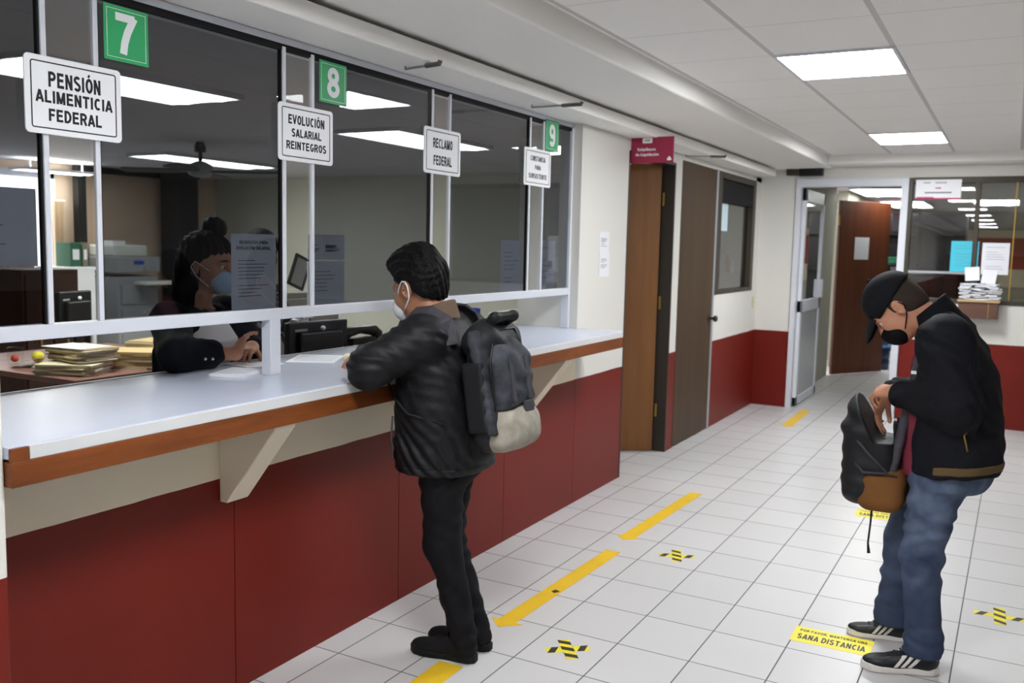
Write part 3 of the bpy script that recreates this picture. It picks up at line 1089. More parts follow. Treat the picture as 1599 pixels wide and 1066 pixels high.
def number(y0, y1, z0, z1, d, w, h, label):
    x = G + .0005
    cpt = (x, (y0 + y1) / 2, (z0 + z1) / 2)
    t = thing('number_sign', (x, (y0 + y1) / 2, z0), label, 'sign', 'green window numbers')
    plate(MB(), cpt, FX, y1 - y0, z1 - z0, .002, .003).build('plate', M_GREEN, t)
    ring(MB(), to3(cpt, FX, 0, 0), FX, (y1 - y0) * .88, (z1 - z0) * .88, .001, .0015, .0005, .003).build('border', M_SIGNWHITE, t)
    m = MB()
    text(m, d, to3(cpt, FX, 0, .002), FX, w, h, .045, .003)
    m.build('numeral', M_SIGNWHITE, t)
number(1.836, 1.993, 2.121, 2.281, '7', .078, .118, 'green square sign with white number 7')
number(2.787, 2.949, 2.136, 2.293, '8', .074, .112, 'green square sign with white number 8')
number(4.722, 4.888, 2.145, 2.318, '9', .074, .122, 'green square sign with white number 9')

# printed sheets behind the glass
XP = G - .034
sheet('notice', (XP, 2.472, 1.4805), FX, .222, .279, 'notice sheet behind smoked glass headed REQUISITOS PARA EVOLUCIÓN SALARIAL', heads=('REQUISITOS PARA', 'EVOLUCIÓN SALARIAL'), lines=13, seed=2)
sheet('notice', (XP, 1.42, 1.62), FX, .42, .215, 'landscape notice at the left end behind the glass headed PENSIÓN ALIMENTICIA', heads=('PENSIÓN ALIMENTICIA',), lines=12, seed=4)
sheet('notice', (XP, 2.80, 1.576), FX, .082, .10, 'small notice with a dark crest, upper left of the pair behind the second window', lines=8, seed=5)
sheet('notice', (XP, 2.915, 1.576), FX, .14, .10, 'small wide notice, upper right of the pair behind the second window', lines=14, seed=16)
sheet('notice', (XP - .002, 2.873, 1.432), FX, .226, .178, 'large notice with dark blocks below the two small ones in the second window', lines=7, seed=7)
sheet('notice', (XP, 4.415, 1.487), FX, .24, .28, 'notice sheet at the right end of the third window', lines=9, seed=8)
sheet('notice', (XP, 4.845, 1.492), FX, .215, .28, 'notice sheet in the last narrow window by the white pier', lines=6, seed=9)

# ------------------------------------------------------------------ things on the corridor walls
sheet('notice', (W + .001, 5.485, 1.632), FX, .155, .135, 'upper printed sheet taped to the white pier beside the counter', group='sheets on the pier', lines=9, seed=11, material=M_PAPER)
sheet('notice', (W + .0018, 5.495, 1.49), FX, .165, .155, 'lower printed sheet taped to the white pier beside the counter', group='sheets on the pier', lines=9, seed=12, material=M_PAPER)

# maroon flag sign
cpt = (-2.185, 5.905, 2.256)
t = thing('flag_sign', (-2.33, 5.92, 2.17), 'maroon flag sign reading Subjefatura de Liquidación above the brown door', 'sign')
plate(MB(), cpt, FY, .31, .172, .003, .008).build('panel', M_MAROON, t)
box('wall_bracket', mat('cream_bracket', lin(222, 214, 200), .6), (-2.356, -2.338, 5.895, 5.93, 2.166, 2.342), t)
box('back_plate', M_MAROON, (-2.372, -2.356, 5.90, 5.93, 2.172, 2.34), t)
text(MB(), 'Subjefatura', to3(cpt, FY, -.035, .002, .008), FY, .13, .026, .02).build('lettering', M_SIGNWHITE, t)
text(MB(), 'de Liquidación', to3(cpt, FY, -.03, -.032, .008), FY, .165, .026, .02).build('lettering', M_SIGNWHITE, t)
lb = plate(MB(), to3(cpt, FY, -.03, .062), FY, .068, .034, .004, .0008, .008).build('number_label', M_SIGNWHITE, t)
text(MB(), '105', to3(cpt, FY, -.03, .063, .0088), FY, .036, .014, .03).build('numeral', M_BLACK, lb)
m = MB()
plate(m, to3(cpt, FY, .127, -.064), FY, .03, .014, .003, .0008, .008)
plate(m, to3(cpt, FY, .127, -.052), FY, .016, .014, .006, .0008, .008)
m.build('emblem', M_SIGNWHITE, t)

# hooks under the beam
for i, (x0, x1, y0, y1, lb) in enumerate(((-2.30, -2.09, 3.228, 3.168, 'thin metal rod under the beam above the green 8'),
                                 (-2.29, -1.99, 4.36, 4.33, 'thin metal rod with dark grip under the beam near the green 9'),
                                 (-2.32, -2.03, 7.03, 7.12, 'thin metal rod under the beam above the dark brown door'))):
    r_ = thing('hanger_rod', (x0, y0, 2.325), lb, 'rod')
    MB().tube([(x0, y0, 2.338), (x0, y0, 2.326), (x1, y1, 2.322)], .005).build('rod', M_GREYPLASTIC, r_)
    a = Vector((x0, y0, 2.326)).lerp(Vector((x1, y1, 2.322)), .62)
    MB().tube([a, (x1, y1, 2.322), (x1 + .004, y1, 2.335)], .010).build('grip', mat('dark_grip', lin(96, 96, 92), .5), r_)

# open brown door in the near doorway
d1 = struct(thing('door_1', (-2.45, 6.83, 0), 'brown wooden door standing open in the doorway beyond the counter', 'door'))
hx, hy = -2.43, 6.815
ang = Vector((-.74, -.46, 0)).normalized()
nrm = Vector((ang.y, -ang.x, 0))
R = Matrix((ang, -nrm, Vector((0, 0, 1)))).transposed()
MB().obox(Vector((hx, hy, 1.125)) + ang * .435, .43, .02, 1.12, R).build('leaf', M_DOORWOOD, d1, bevel=.003)
m = MB()
m.box(-2.455, -2.328, 6.822, 6.845, 0, 2.25)
m.box(-2.455, -2.328, 5.868, 5.885, 0, 2.25)
m.box(-2.455, -2.328, 5.87, 6.84, 2.235, 2.256)
m.build('frame', M_DARKFRAME, d1)
for z in (.33, 1.18, 1.98):
    MB().tube([(-2.41, 6.812, z - .05), (-2.41, 6.812, z + .05)], .011).build('hinge', M_BRASS, d1)
p = Vector((hx, hy, 1.80)) + ang * .075 - Vector((nrm.x, nrm.y, 0)) * -.021
mm = MB().obox(p, .02, .0015, .012, R).build('tape_scrap', M_BLUE)
tag(mm, 'scrap of blue tape on the open brown door', 'tape')
# closed dark door
d2 = struct(thing('door_2', (W, 7.47, 0), 'closed dark brown door flush in the left wall', 'door'))
box('leaf', M_DARKDOOR, (-2.40, W + .004, 7.004, 7.938, .012, 2.292), d2, bevel=.003)
box('frame', M_ALUGREY, (-2.42, W + .008, 7.942, 7.992, 0, 2.30), d2, bevel=.003)
m = MB()
m.lathe([(.026, 0), (.026, .006), (.012, .01), (.012, .04), (.026, .05), (.028, .065), (.018, .076)], (W + .004, 7.87, 1.0), (1, 0, 0))
m.build('knob', M_DARKFRAME, d2)
# side window
w2 = struct(thing('window_2', (W, 8.66, 1.2), 'bronze framed side window in the left wall with a dark blind', 'window'))
m = MB()
m.box(-2.40, W + .006, 7.994, 8.13, 1.2, 2.295)
m.box(-2.40, W + .006, 9.22, 9.33, 1.2, 2.295)
m.box(-2.40, W + .006, 8.13, 9.22, 2.24, 2.295)
m.box(-2.40, W + .006, 8.13, 9.22, 1.2, 1.235)
m.build('frame', M_BRONZE, w2, bevel=.003)
box('pane', glass_mat('dark_grey_glass', (0.22, 0.23, 0.23), 1.2), (-2.375, -2.371, 8.13, 9.22, 1.235, 2.24), w2)
box('blind', mat('dark_blind', lin(18, 18, 22), .6, .2), (-2.352, -2.33, 8.12, 9.31, 2.03, 2.225), w2, bevel=.006)
lo = thing('light_switch', (W, 9.40, 1.02), 'small cream wall socket below the corner of the side window', 'socket')
plate(MB(), (W, 9.42, 1.075), FX, .07, .115, .006, .006).build('cover', mat('aged_cream_plastic', lin(206, 196, 150), .5), lo, bevel=.002)
for dz in (-.025, .025):
    plate(MB(), (W, 9.42, 1.075 + dz), FX, .035, .03, .008, .002, .006).build('insert', M_CREAMPLASTIC, lo)

# ------------------------------------------------------------------ far wall: door, window, signs
d3 = struct(thing('door_3', (-1.45, YF, 0), 'white aluminium doorway in the far wall with a half glazed door open inward', 'door'))
m = MB()
m.box(-1.978, -1.928, YF - .02, YF + .10, 0, 2.325)
m.box(-.995, -.93, YF - .03, YF + .10, 0, 2.325)
m.box(-1.978, -.93, YF - .025, YF + .10, 2.245, 2.325)
m.build('frame', M_ALU, d3, bevel=.003)
x0, x1, ya, yb = -1.925, -1.888, YF + .06, YF + 1.12
m = MB()
m.box(x0, x1, ya, ya + .075, .015, 2.235)
m.box(x0, x1, yb - .075, yb, .015, 2.235)
m.box(x0, x1, ya, yb, 2.115, 2.235)
m.box(x0, x1, ya, yb, .98, 1.10)
m.box(x0, x1, ya, yb, .015, .10)
lf = m.build('leaf', M_ALU, d3, bevel=.003)
box('lower_panel', M_ALUGREY, (x0 + .01, x1 - .008, ya + .075, yb - .075, .10, .98), d3)
box('pane', M_FARGLASS, (x0 + .016, x0 + .02, ya + .075, yb - .075, 1.10, 2.115), d3)
hd = MB()
hd.box(x1, x1 + .03, yb - .075, yb - .02, 1.10, 1.30)
hd.build('handle', M_ALU, d3, bevel=.006)
w4 = struct(thing('window_4', (0, YF, 1.18), 'bronze framed window beside the far doorway', 'window'))
m = MB()
m.box(-.93, -.895, YF - .01, YF + .08, 1.15, 2.32)
m.box(-.895, 1.3, YF - .01, YF + .08, 2.27, 2.325)
m.box(-.895, 1.3, YF - .01, YF + .08, 1.15, 1.19)
m.box(-.355, -.315, YF - .015, YF + .08, 1.19, 2.27)
m.box(.20, .24, YF - .015, YF + .08, 1.19, 2.27)
m.build('frame', M_BRONZE, w4, bevel=.003)
m = MB()
m.box(-.895, -.355, YF + .02, YF + .04, 1.425, 1.445)
m.build('transom', M_ALUGREY, w4)
box('brass_strip', M_BRASS, (-.03, -.018, YF + .0, YF + .03, 1.19, 2.27), w4)
for a, b in ((-.895, -.355), (-.315, -.03), (-.018, .20), (.24, 1.3)):
    box('pane', M_FARGLASS, (a, b, YF + .03, YF + .034, 1.19, 2.27), w4)

cpt = (-.675, YF - .02, 2.21)
t = thing('office_sign', (-.675, YF - .02, 2.12), 'white sign with a pink lower edge at the top of the far window', 'sign')
plate(MB(), cpt, FY, .39, .182, .003, .006).build('panel', M_SIGN, t)
pk = mat('pink_ink', lin(200, 44, 110), .5)
m = MB()
plate(m, to3(cpt, FY, 0, -.085), FY, .388, .012, .001, .0006, .006)
plate(m, to3(cpt, FY, -.11, -.076), FY, .15, .012, .001, .0006, .006)
plate(m, to3(cpt, FY, 0, .012), FY, .05, .012, .002, .0006, .006)
m.build('pink_stripe', pk, t)
m = MB()
plate(m, to3(cpt, FY, 0, -.03), FY, .23, .012, .002, .0006, .006)
plate(m, to3(cpt, FY, .02, .062), FY, .10, .008, .002, .0006, .006)
plate(m, to3(cpt, FY, -.10, .062), FY, .06, .008, .002, .0006, .006)
m.build('print', M_PAPERTEXT, t)
bx = thing('black_box', (-1.84, YF - .05, 2.345), 'black box fixed high on the far wall above the doorway', 'box')
box('housing', M_BLKPLASTIC, (-1.955, -1.72, YF - .07, YF, 2.352, 2.442), bx, bevel=.006)
box('cable_clip', M_BRONZE, (-2.08, -1.97, YF - .04, YF - .005, 2.36, 2.44), bx)

CYAN = mat('cyan_paper', lin(84, 196, 218), .8, .1)
sheet('poster', (-.415, YF + .012, 1.59), FY, .235, .285, 'cyan poster stuck on the far window', cat='poster', lines=8, seed=21, material=CYAN)
sheet('poster', (-.158, YF - .002, 1.575), FY, .225, .29, 'white poster on the far window right of the cyan one', cat='poster', lines=10, seed=22)
# leaflet shelf with papers
sh = thing('leaflet_shelf', (-.26, YF - .09, 1.02), 'small brown wooden shelf box on the far wall holding leaflets', 'shelf')
SW = wood('leaflet_box_wood', lin(104, 74, 60), lin(88, 60, 48), 'x', .5, 4)
m = MB()
m.box(-.44, -.09, YF - .17, YF, 1.175, 1.195)
m.build('top_board', mat('light_shelf_edge', lin(190, 160, 120), .5), sh, bevel=.002)
box('front_board', SW, (-.43, -.10, YF - .155, YF - .005, 1.025, 1.175), sh, bevel=.002)
box('divider', M_BRASS, (-.185, -.178, YF - .159, YF - .155, 1.03, 1.17), sh)
rp = random.Random(5)
lab = ['loose white leaflet in the heap on the brown wall shelf']
for i in range(24):
    lx = -.40 + .30 * rp.random(); lyy = YF - .15 + .09 * rp.random()
    lx = (-.37, -.26, -.15)[i % 3] + rp.uniform(-.012, .012); lyy = YF - .085
    lz = 1.206 + .0185 * (i // 3)
    R = Matrix.Rotation(rp.uniform(-.5, .5), 3, 'Z') @ Matrix.Rotation(rp.uniform(-.02, .10), 3, 'X') @ Matrix.Rotation(rp.uniform(-.08, .08), 3, 'Y')
    o = MB().obox((lx, lyy, lz), .048, .065, .0055, R).build('leaflet', M_PAPER)
    tag(o, lab[0], 'leaflet', 'heap of leaflets on the wall shelf')
for lx, lz, tl, tx in ((-.335, 1.43, -.10, 'left one'), (-.195, 1.405, .12, 'right one')):
    R = Matrix.Rotation(-.35, 3, 'X') @ Matrix.Rotation(tl, 3, 'Y')
    o = MB().obox((lx, YF - .06, lz), .06, .008, .065, R).build('leaflet', M_PAPER, bevel=.002)
    tag(o, 'leaflet pad standing above the heap on the wall shelf, ' + tx, 'leaflet', 'standing leaflet pads')
    R2 = Matrix.Rotation(-.35, 3, 'X')
    
# ------------------------------------------------------------------ far room
fd = thing('inner_door', (-2.06, 12.4, 0), 'open mahogany coloured door with a sheet of paper, seen through the far doorway', 'door')
a = Vector((.52, .82, 0)).normalized()
n_ = Vector((a.y, -a.x, 0))
R = Matrix((a, -n_, Vector((0, 0, 1)))).transposed()
pl = Vector((-2.02, 12.42, 0))
MB().obox(pl + a * .48 + Vector((0, 0, 1.14)), .48, .02, 1.13, R).build('leaf', M_REDDOOR, fd, bevel=.003)
MB().tube([pl + n_ * .012 + Vector((0, 0, 1.95)), pl + n_ * .012 + Vector((0, 0, 2.08))], .014).build('hinge', M_BRASS, fd)
o = MB().obox(pl + a * .43 + n_ * .022 + Vector((0, 0, 1.66)), .135, .001, .145, R).build('notice', M_PAPER)
tag(o, 'white sheet taped to the mahogany door beyond the far doorway', 'paper')
backdrop = thing('dark_backdrop', (-1.2, 16.5, 0), 'dark shelved backdrop standing in for the dim depth of the far room', 'cabinet')
m = MB()
m.box(-2.0, -.7, 16.2, 16.8, 0, 2.25)  # dark block painted in for the unlit depth of the far room
m.build('body', mat('backdrop_dark', lin(34, 32, 38), .6), backdrop, bevel=.005)
for z in (.7, 1.3, 1.9):
    box('shelf_edge', M_DARKFRAME, (-2.0, -.7, 16.17, 16.2, z, z + .03), backdrop)
bt = thing('water_bottle', (-1.55, 13.55, 0), 'dark blue water jug standing on the floor in the far room', 'bottle')
MB().lathe([(.10, 0), (.125, .02), (.125, .13), (.118, .15), (.125, .17), (.125, .30), (.10, .36), (.035, .40), (.03, .46)], (-1.55, 13.55, 0)).build('jug', mat('dark_blue_plastic', lin(28, 44, 78), .25), bt, smooth=True)
MB().lathe([(.127, .31), (.127, .345)], (-1.55, 13.55, 0)).build('band', mat('light_blue_plastic', lin(90, 150, 200), .4), bt)
for nm, b, mt, lb in (('storage_bin', (-1.72, -1.54, 15.7, 16.0, 1.05, 1.36), mat('lilac_plastic', lin(132, 122, 140), .5), 'pale lilac bin low in the clutter of the far room'),
                  ('carton', (-1.74, -1.56, 15.7, 16.0, 1.95, 2.22), mat('grey_carton', lin(110, 104, 116), .6), 'grey carton high in the clutter of the far room'),
                  ('folder_box', (-1.78, -1.60, 15.7, 15.95, 1.445, 1.52), mat('teal_plastic', lin(50, 140, 110), .5), 'green tray lying in the clutter of the far room')):
    t = thing(nm, ((b[0] + b[1]) / 2, (b[2] + b[3]) / 2, b[4]), lb, 'container')
    box('body', mt, b, t, bevel=.01)
    box('lid', mat('pink_lid', lin(150, 60, 100), .5) if nm == 'carton' else mt, (b[0] - .01, b[1] + .01, b[2] - .01, b[3] + .01, b[5], b[5] + .03), t, bevel=.004)
st = thing('steel_shelf', (-1.66, 15.85, 0), 'dark steel shelving carrying cartons in the far room', 'shelf')
for z in (1.02, 1.415, 1.92):
    box('board', M_DARKFRAME, (-1.85, -1.35, 15.65, 16.05, z, z + .025), st)
for x in (-1.85, -1.35):
    for y in (15.66, 16.04):
        box('leg', M_DARKFRAME, (x - .015, x + .015, y - .015, y + .015, 0, 2.3), st)
fc = thing('filing_cabinet', (-.6, 10.1, 0), 'low brown cabinet behind the far window', 'cabinet')
box('body', M_DARKWOOD, (-1.0, -.2, 9.95, 10.45, 0, 1.41), fc, bevel=.004)
for x in (-.98, -.715, -.45):
    box('door', M_DARKWOOD, (x + .01, x + .245, 9.93, 9.95, .05, 1.38), fc, bevel=.004)
nb = thing('reflection_board', (-.3, 20.25, 1.0), 'cream and terracotta board standing in for the corridor end reflected in the far window', 'board')
box('panel', mat('reflected_cream', lin(220, 208, 186), .7), (-1.0, 1.9, 20.24, 20.298, 1.0, 2.1), nb)  # added board imitates the corridor end wall mirrored in the far glass
box('terracotta_panel', mat('reflected_terracotta', lin(160, 78, 60), .7), (-.75, 1.7, 20.22, 20.24, 1.35, 1.95), nb)

# ------------------------------------------------------------------ floor markings
def arrow(tail, tip, w, hw, hl, label, dots=()):
    a, b = Vector(tail), Vector(tip)
    d = (b - a).normalized()
    n = Vector((-d.y, d.x))
    q = b - d * hl
    pts = [a + n * w / 2, a - n * w / 2, q - n * w / 2, q - n * hw / 2, b, q + n * hw / 2, q + n * w / 2]
    m = MB()
    m.prism([(p.x, p.y, 0) for p in pts], (0, 0, 0.0004), (0, 0, .0012))
    r_ = thing('floor_arrow', (a.x, a.y, 0), label, 'floor marking', 'yellow arrows on the floor')
    m.build('tape', M_TAPE, r_)
    for (x, y, s_) in dots:
        MB().prism([(x - s_ * .5, y - s_ * .2, 0), (x + s_ * .1, y - s_ * .6, 0), (x + s_ * .6, y + s_ * .3, 0), (x - s_ * .2, y + s_ * .6, 0)], (0, 0, .0012), (0, 0, .0018)).build('worn_patch', M_TAPEK, r_)
    return r_
arrow((-1.758, 4.40), (-1.802, 3.235), .084, .155, .075, 'long yellow floor arrow just right of the man at the counter', dots=((-1.77, 3.72, .035),))
arrow((-1.736, 5.77), (-1.785, 4.60), .082, .155, .075, 'yellow floor arrow farther along, past the yellow and black crosses')
arrow((-1.755, 9.50), (-1.735, 8.46), .095, .155, .075, 'short yellow floor arrow by the far doorway')
arrow((-1.785, 2.845), (-1.77, 1.70), .104, .16, .075, 'yellow floor arrow under the black shoes at the lower edge')

def cross(c, s, rot, label, flip=False):
    """two crossing strips of black and yellow hazard tape"""
    r_ = thing('tape_cross', (c[0], c[1], 0), label, 'floor marking', 'yellow and black tape crosses on the floor')
    for i, a in enumerate((rot, rot + math.pi / 2)):
        u = Vector((math.cos(a), math.sin(a))); n = Vector((-u.y, u.x))
        C2 = Vector(c)
        def P(x, y):
            q = C2 + u * x + n * y
            return (q.x, q.y, 0)
        hw = .024
        z0 = .0004 + i * .0006
        st_ = MB().prism([P(-s, -hw), P(s, -hw), P(s, hw), P(-s, hw)], (0, 0, z0), (0, 0, z0 + .0005)).build('strip', M_TAPEY, r_)
        k = MB()
        for x in (-.75 * s, -.05 * s, .62 * s):
            k.prism([P(x - .022, -hw), P(x + .008, -hw), P(x + .034, hw), P(x + .004, hw)], (0, 0, z0 + .0005), (0, 0, z0 + .0008))
        k.build('black_band', M_TAPEK, st_)
    return r_
cross((-1.458, 3.195), .088, math.radians(38), 'yellow and black tape cross nearest the viewer, below the arrow tip')
cross((-1.447, 4.507), .092, math.radians(20), 'yellow and black tape cross farther away, between the two arrows')
cross((.052, 4.512), .105, math.radians(2), 'yellow and black tape cross at the right edge behind the man with the cap')

def sticker(c, w, h, rot, label, full=True):
    R = Matrix.Rotation(rot, 3, 'Z')
    F = (R @ Vector((1, 0, 0)), R @ Vector((0, 1, 0)), Vector((0, 0, 1)))
    t = thing('floor_sticker', (c[0], c[1], 0), label, 'floor sticker', 'yellow distance stickers')
    plate(MB(), (c[0], c[1], 0), F, w, h, .003, .0008, .0004).build('vinyl', M_TAPEY, t)
    text(MB(), 'POR FAVOR, MANTENGA UNA', to3((c[0], c[1], 0), F, 0, h * .27), F, w * .86, h * .15, .01, .0012, .0004).build('lettering', M_TAPEK, t)
    text(MB(), 'SANA DISTANCIA', to3((c[0], c[1], 0), F, 0, -h * .13), F, w * .86, h * .33, .02, .0012, .0004).build('lettering', M_TAPEK, t)
sticker((-.555, 3.843), .312, .162, .012, 'yellow floor sticker reading SANA DISTANCIA in front of the sneakers')
sticker((-.60, 5.90), .312, .175, .03, 'yellow floor sticker farther back, partly hidden by the jeans')

# ------------------------------------------------------------------ office behind the counter
DZ = .85
dk = thing('office_desk', (-4.9, 3.75, 0), 'brown laminate desk behind the counter carrying folder stacks', 'desk')
box('desktop', M_DESK, (-5.6, -4.24, 3.04, 4.28, DZ - .03, DZ), dk, bevel=.003)
box('front_panel', M_DARKWOOD, (-4.30, -4.28, 3.08, 4.24, .05, DZ - .03), dk)
for x in (-5.55, -4.30):
    for y in (3.07, 4.25):
        box('leg', M_ALUGREY, (x - .02, x + .02, y - .02, y + .02, 0, DZ - .03), dk)
rf = random.Random(11)
def folder_stack(cx, cy, n, rot, mix, label, group, toplab):
    z = DZ
    for i in range(n):
        th_ = rf.uniform(.007, .014)
        w, l = .235 + rf.uniform(-.006, .006), .315 + rf.uniform(-.006, .006)
        a = rot + rf.uniform(-.14, .14)
        R = Matrix.Rotation(a, 3, 'Z')
        c_ = Vector((cx + rf.uniform(-.014, .014), cy + rf.uniform(-.014, .014), z + th_ / 2))
        F = (R @ Vector((1, 0, 0)), R @ Vector((0, 1, 0)), Vector((0, 0, 1)))
        t = thing('file_folder', (c_.x, c_.y, z), toplab if i == n - 1 else label, 'folder', group)
        cm = M_MANILA2 if rf.random() < mix else M_MANILA
        m = MB()
        m.obox(c_ + Vector((0, 0, th_ / 2 - .0007)), l / 2, w / 2, .0007, R)
        m.obox(c_ - Vector((0, 0, th_ / 2 - .0007)), l / 2, w / 2, .0007, R)
        m.obox(c_ + R @ Vector((0, -w / 2 + .0007, 0)), l / 2, .0007, th_ / 2, R)
        m.build('cover', cm, t)
        MB().obox(c_ + R @ Vector((.004, .003, 0)), l / 2 - .008, w / 2 - .006, th_ / 2 - .0016, R).build('papers', M_PAPER, t)
        z += th_
    return z
g = 'manila folders in the front stack on the desk'
folder_stack(-4.49, 3.215, 6, math.radians(22), .1, 'pale thick manila folder low in the front stack on the desk', g + ' (lower)', 'pale manila folder topping the lower half of the front stack')
z0 = DZ + .065
DZ_ = DZ
DZ = z0
zt = folder_stack(-4.52, 3.29, 7, math.radians(-5), .5, 'manila or ochre folder in the upper half of the front stack', g + ' (upper)', 'top manila folder of the front stack, under white sheets')
DZ = DZ_
o = MB().obox((-4.54, 3.27, zt + .003), .15, .105, .002, Matrix.Rotation(.1, 3, 'Z')).build('loose_sheets', M_PAPER)
tag(o, 'white sheets lying on top of the front folder stack', 'paper')
o = MB().obox((-4.85, 3.28, DZ + .055), .15, .10, .002, Matrix.Rotation(.5, 3, 'Z') @ Matrix.Rotation(-.25, 3, 'Y')).build('loose_sheet', M_PAPER)
tag(o, 'tilted white sheet leaning behind the front folder stack', 'paper')
folder_stack(-4.46, 3.585, 9, math.radians(25), .45, 'folder in the middle stack on the desk', 'folders in the middle stack', 'cream top folder of the middle stack on the desk')
folder_stack(-4.62, 3.90, 11, math.radians(10), .3, 'folder in the rear stack beside the official in the blazer', 'folders in the rear stack', 'cream top folder of the rear stack beside the official')
# small things on the desk
t = thing('glass_jar', (-5.05, 3.24, DZ), 'clear jar with small bright objects at the left end of the desk', 'jar')
MB().lathe([(.04, 0), (.045, .01), (.045, .09), (.04, .10)], (-5.05, 3.24, DZ)).build('jar', M_CLEAR, t, smooth=True)
MB().sphere((-5.05, 3.235, DZ + .035), .022, 8).build('red_filling', mat('red_plastic', lin(190, 70, 50), .5), t, smooth=True)
o = MB().sphere((-5.02, 3.36, DZ + .034), .034, 10).build('yellow_ball', mat('yellow_plastic', lin(214, 204, 50), .5), smooth=True)
tag(o, 'small yellow ball beside the jar on the desk', 'ball')

def monitor(name, c, yaw, w, h, label, mt, stand=True, logo=False):
    """flat monitor seen from the back; c = bottom centre of the screen case"""
    R = Matrix.Rotation(yaw, 3, 'Z')
    t = thing(name, (c[0], c[1], c[2] - .12), label, 'monitor')
    cc = Vector(c) + Vector((0, 0, h / 2))
    MB().obox(cc, .018, w / 2, h / 2, R).build('screen_case', mt, t, bevel=.008)
    MB().obox(cc + R @ Vector((.028, 0, -.01)), .016, w * .36, h * .33, R).build('rear_bulge', mt, t, bevel=.01)
    if stand:
        m = MB().obox(cc + R @ Vector((.03, 0, -h / 2)) , .012, .035, .11, R)
        m.build('stand', mt, t, bevel=.004)
        MB().obox((c[0], c[1], c[2] - .112), .09, .11, .006, R).build('foot', mt, t, bevel=.004)
    MB().obox(cc + R @ Vector((-.0185, 0, 0)), .001, w / 2 - .015, h / 2 - .015, R).build('screen', mat('dark_screen', lin(18, 20, 26), .15), t)
    MB().obox(cc + R @ Vector((.019, -w * .3, h * .33)), .001, w * .1, .006, R).build('badge', M_GREYPLASTIC, t)
    MB().sphere(cc + R @ Vector((.045, 0, h * .36)), .012, 6).build('latch', M_SIGN, t)
    return t
monitor('computer_monitor', (-5.1, 3.66, DZ + .1185), .3, .30, .29, 'black monitor on the desk at the left, seen through the clear strip', M_BLKPLASTIC)
# desk along the glass with monitor and telephone
d2k = thing('work_desk', (-3.5, 4.7, 0), 'brown desk behind the counter under the second and third windows', 'desk')
box('desktop', M_DESK, (-3.46, -2.86, 3.25, 6.5, .82, .85), d2k, bevel=.003)
for y in (3.28, 5.0, 6.45):
    box('side_panel', M_DARKWOOD, (-3.42, -2.9, y - .02, y + .02, 0, .82), d2k)
monitor('computer_monitor', (-3.02, 3.505, .972), -.08, .405, .235, 'black monitor seen from behind, right of the white counter post', M_BLKPLASTIC)
t = thing('folded_papers', (-3.04, 3.38, 1.215), 'crumpled white paper on the black monitor behind the post', 'paper')
m = MB()
for i in range(4):
    m.obox((-3.02 + .006 * i, 3.36 + .018 * i, 1.2225 + .004 * (i % 2)), .02, .022, .004, Matrix.Rotation(.5 * i, 3, 'Z') @ Matrix.Rotation(.3 * (-1) ** i, 3, 'X'))
m.build('sheets', M_PAPER, t)
t = thing('desk_telephone', (-3.3, 4.25, .85), 'black desk telephone by the elbow of the man at the counter', 'telephone')
MB().prism([(-3.40, 4.06, .85), (-3.12, 4.06, .85), (-3.12, 4.06, .95), (-3.40, 4.06, 1.01)], (0, 0, 0), (0, .34, 0)).build('base', M_BLKPLASTIC, t, bevel=.008)
MB().tube([(-3.30, 4.04, 1.055), (-3.30, 4.08, 1.085), (-3.30, 4.2, 1.095), (-3.30, 4.33, 1.085), (-3.30, 4.37, 1.055)], [.036, .034, .022, .034, .036], 12).build('handset', M_BLKPLASTIC, t, smooth=True)
box('cradle', M_BLKPLASTIC, (-3.34, -3.26, 4.10, 4.31, .98, 1.05), t, bevel=.006)
box('display', mat('phone_grey', lin(120, 124, 118), .3), (-3.135, -3.117, 4.12, 4.36, .90, .93), t)
t = thing('blue_cup', (-3.2, 5.315, .85), 'tall blue plastic cup on the desk behind the backpack', 'cup')
MB().lathe([(.03, 0), (.034, .005), (.045, .32), (.041, .32), (.032, .02)], (-3.2, 5.315, .85)).build('cup', M_BLUE, t, smooth=True)
o = box('blue_box', M_BLUE, (-3.3, -3.2, 5.40, 5.50, .85, 1.06), bevel=.005)
tag(o, 'small blue box beside the blue cup', 'box')
t = thing('computer_monitor', (-3.2, 5.73, .85), 'old cream monitor behind the third window', 'monitor')
R = Matrix.Rotation(.05, 3, 'Z')
MB().obox((-3.2, 5.73, 1.03), .02, .21, .10, R).build('screen_case', M_CREAMPLASTIC, t, bevel=.01)
MB().obox((-3.165, 5.73, 1.02), .02, .17, .075, R).build('rear_bulge', M_CREAMPLASTIC, t, bevel=.012)
MB().obox((-3.2, 5.73, .90), .03, .05, .05, R).build('stand', M_CREAMPLASTIC, t)
t = thing('flower_vase', (-3.35, 6.42, .85), 'small pot with pale yellow flowers near the white pier', 'plant')
MB().lathe([(.03, 0), (.04, .05), (.035, .10)], (-3.35, 6.42, .85)).build('pot', M_CREAMPLASTIC, t, smooth=True)
m = MB()
rr_ = random.Random(3)
for i in range(9):
    m.sphere((-3.35 + rr_.uniform(-.05, .05), 6.42 + rr_.uniform(-.06, .06), 1.0 + rr_.uniform(-.02, .06)), .02, 6)
m.build('flowers', mat('pale_yellow_petals', lin(226, 226, 140), .8), t, smooth=True)
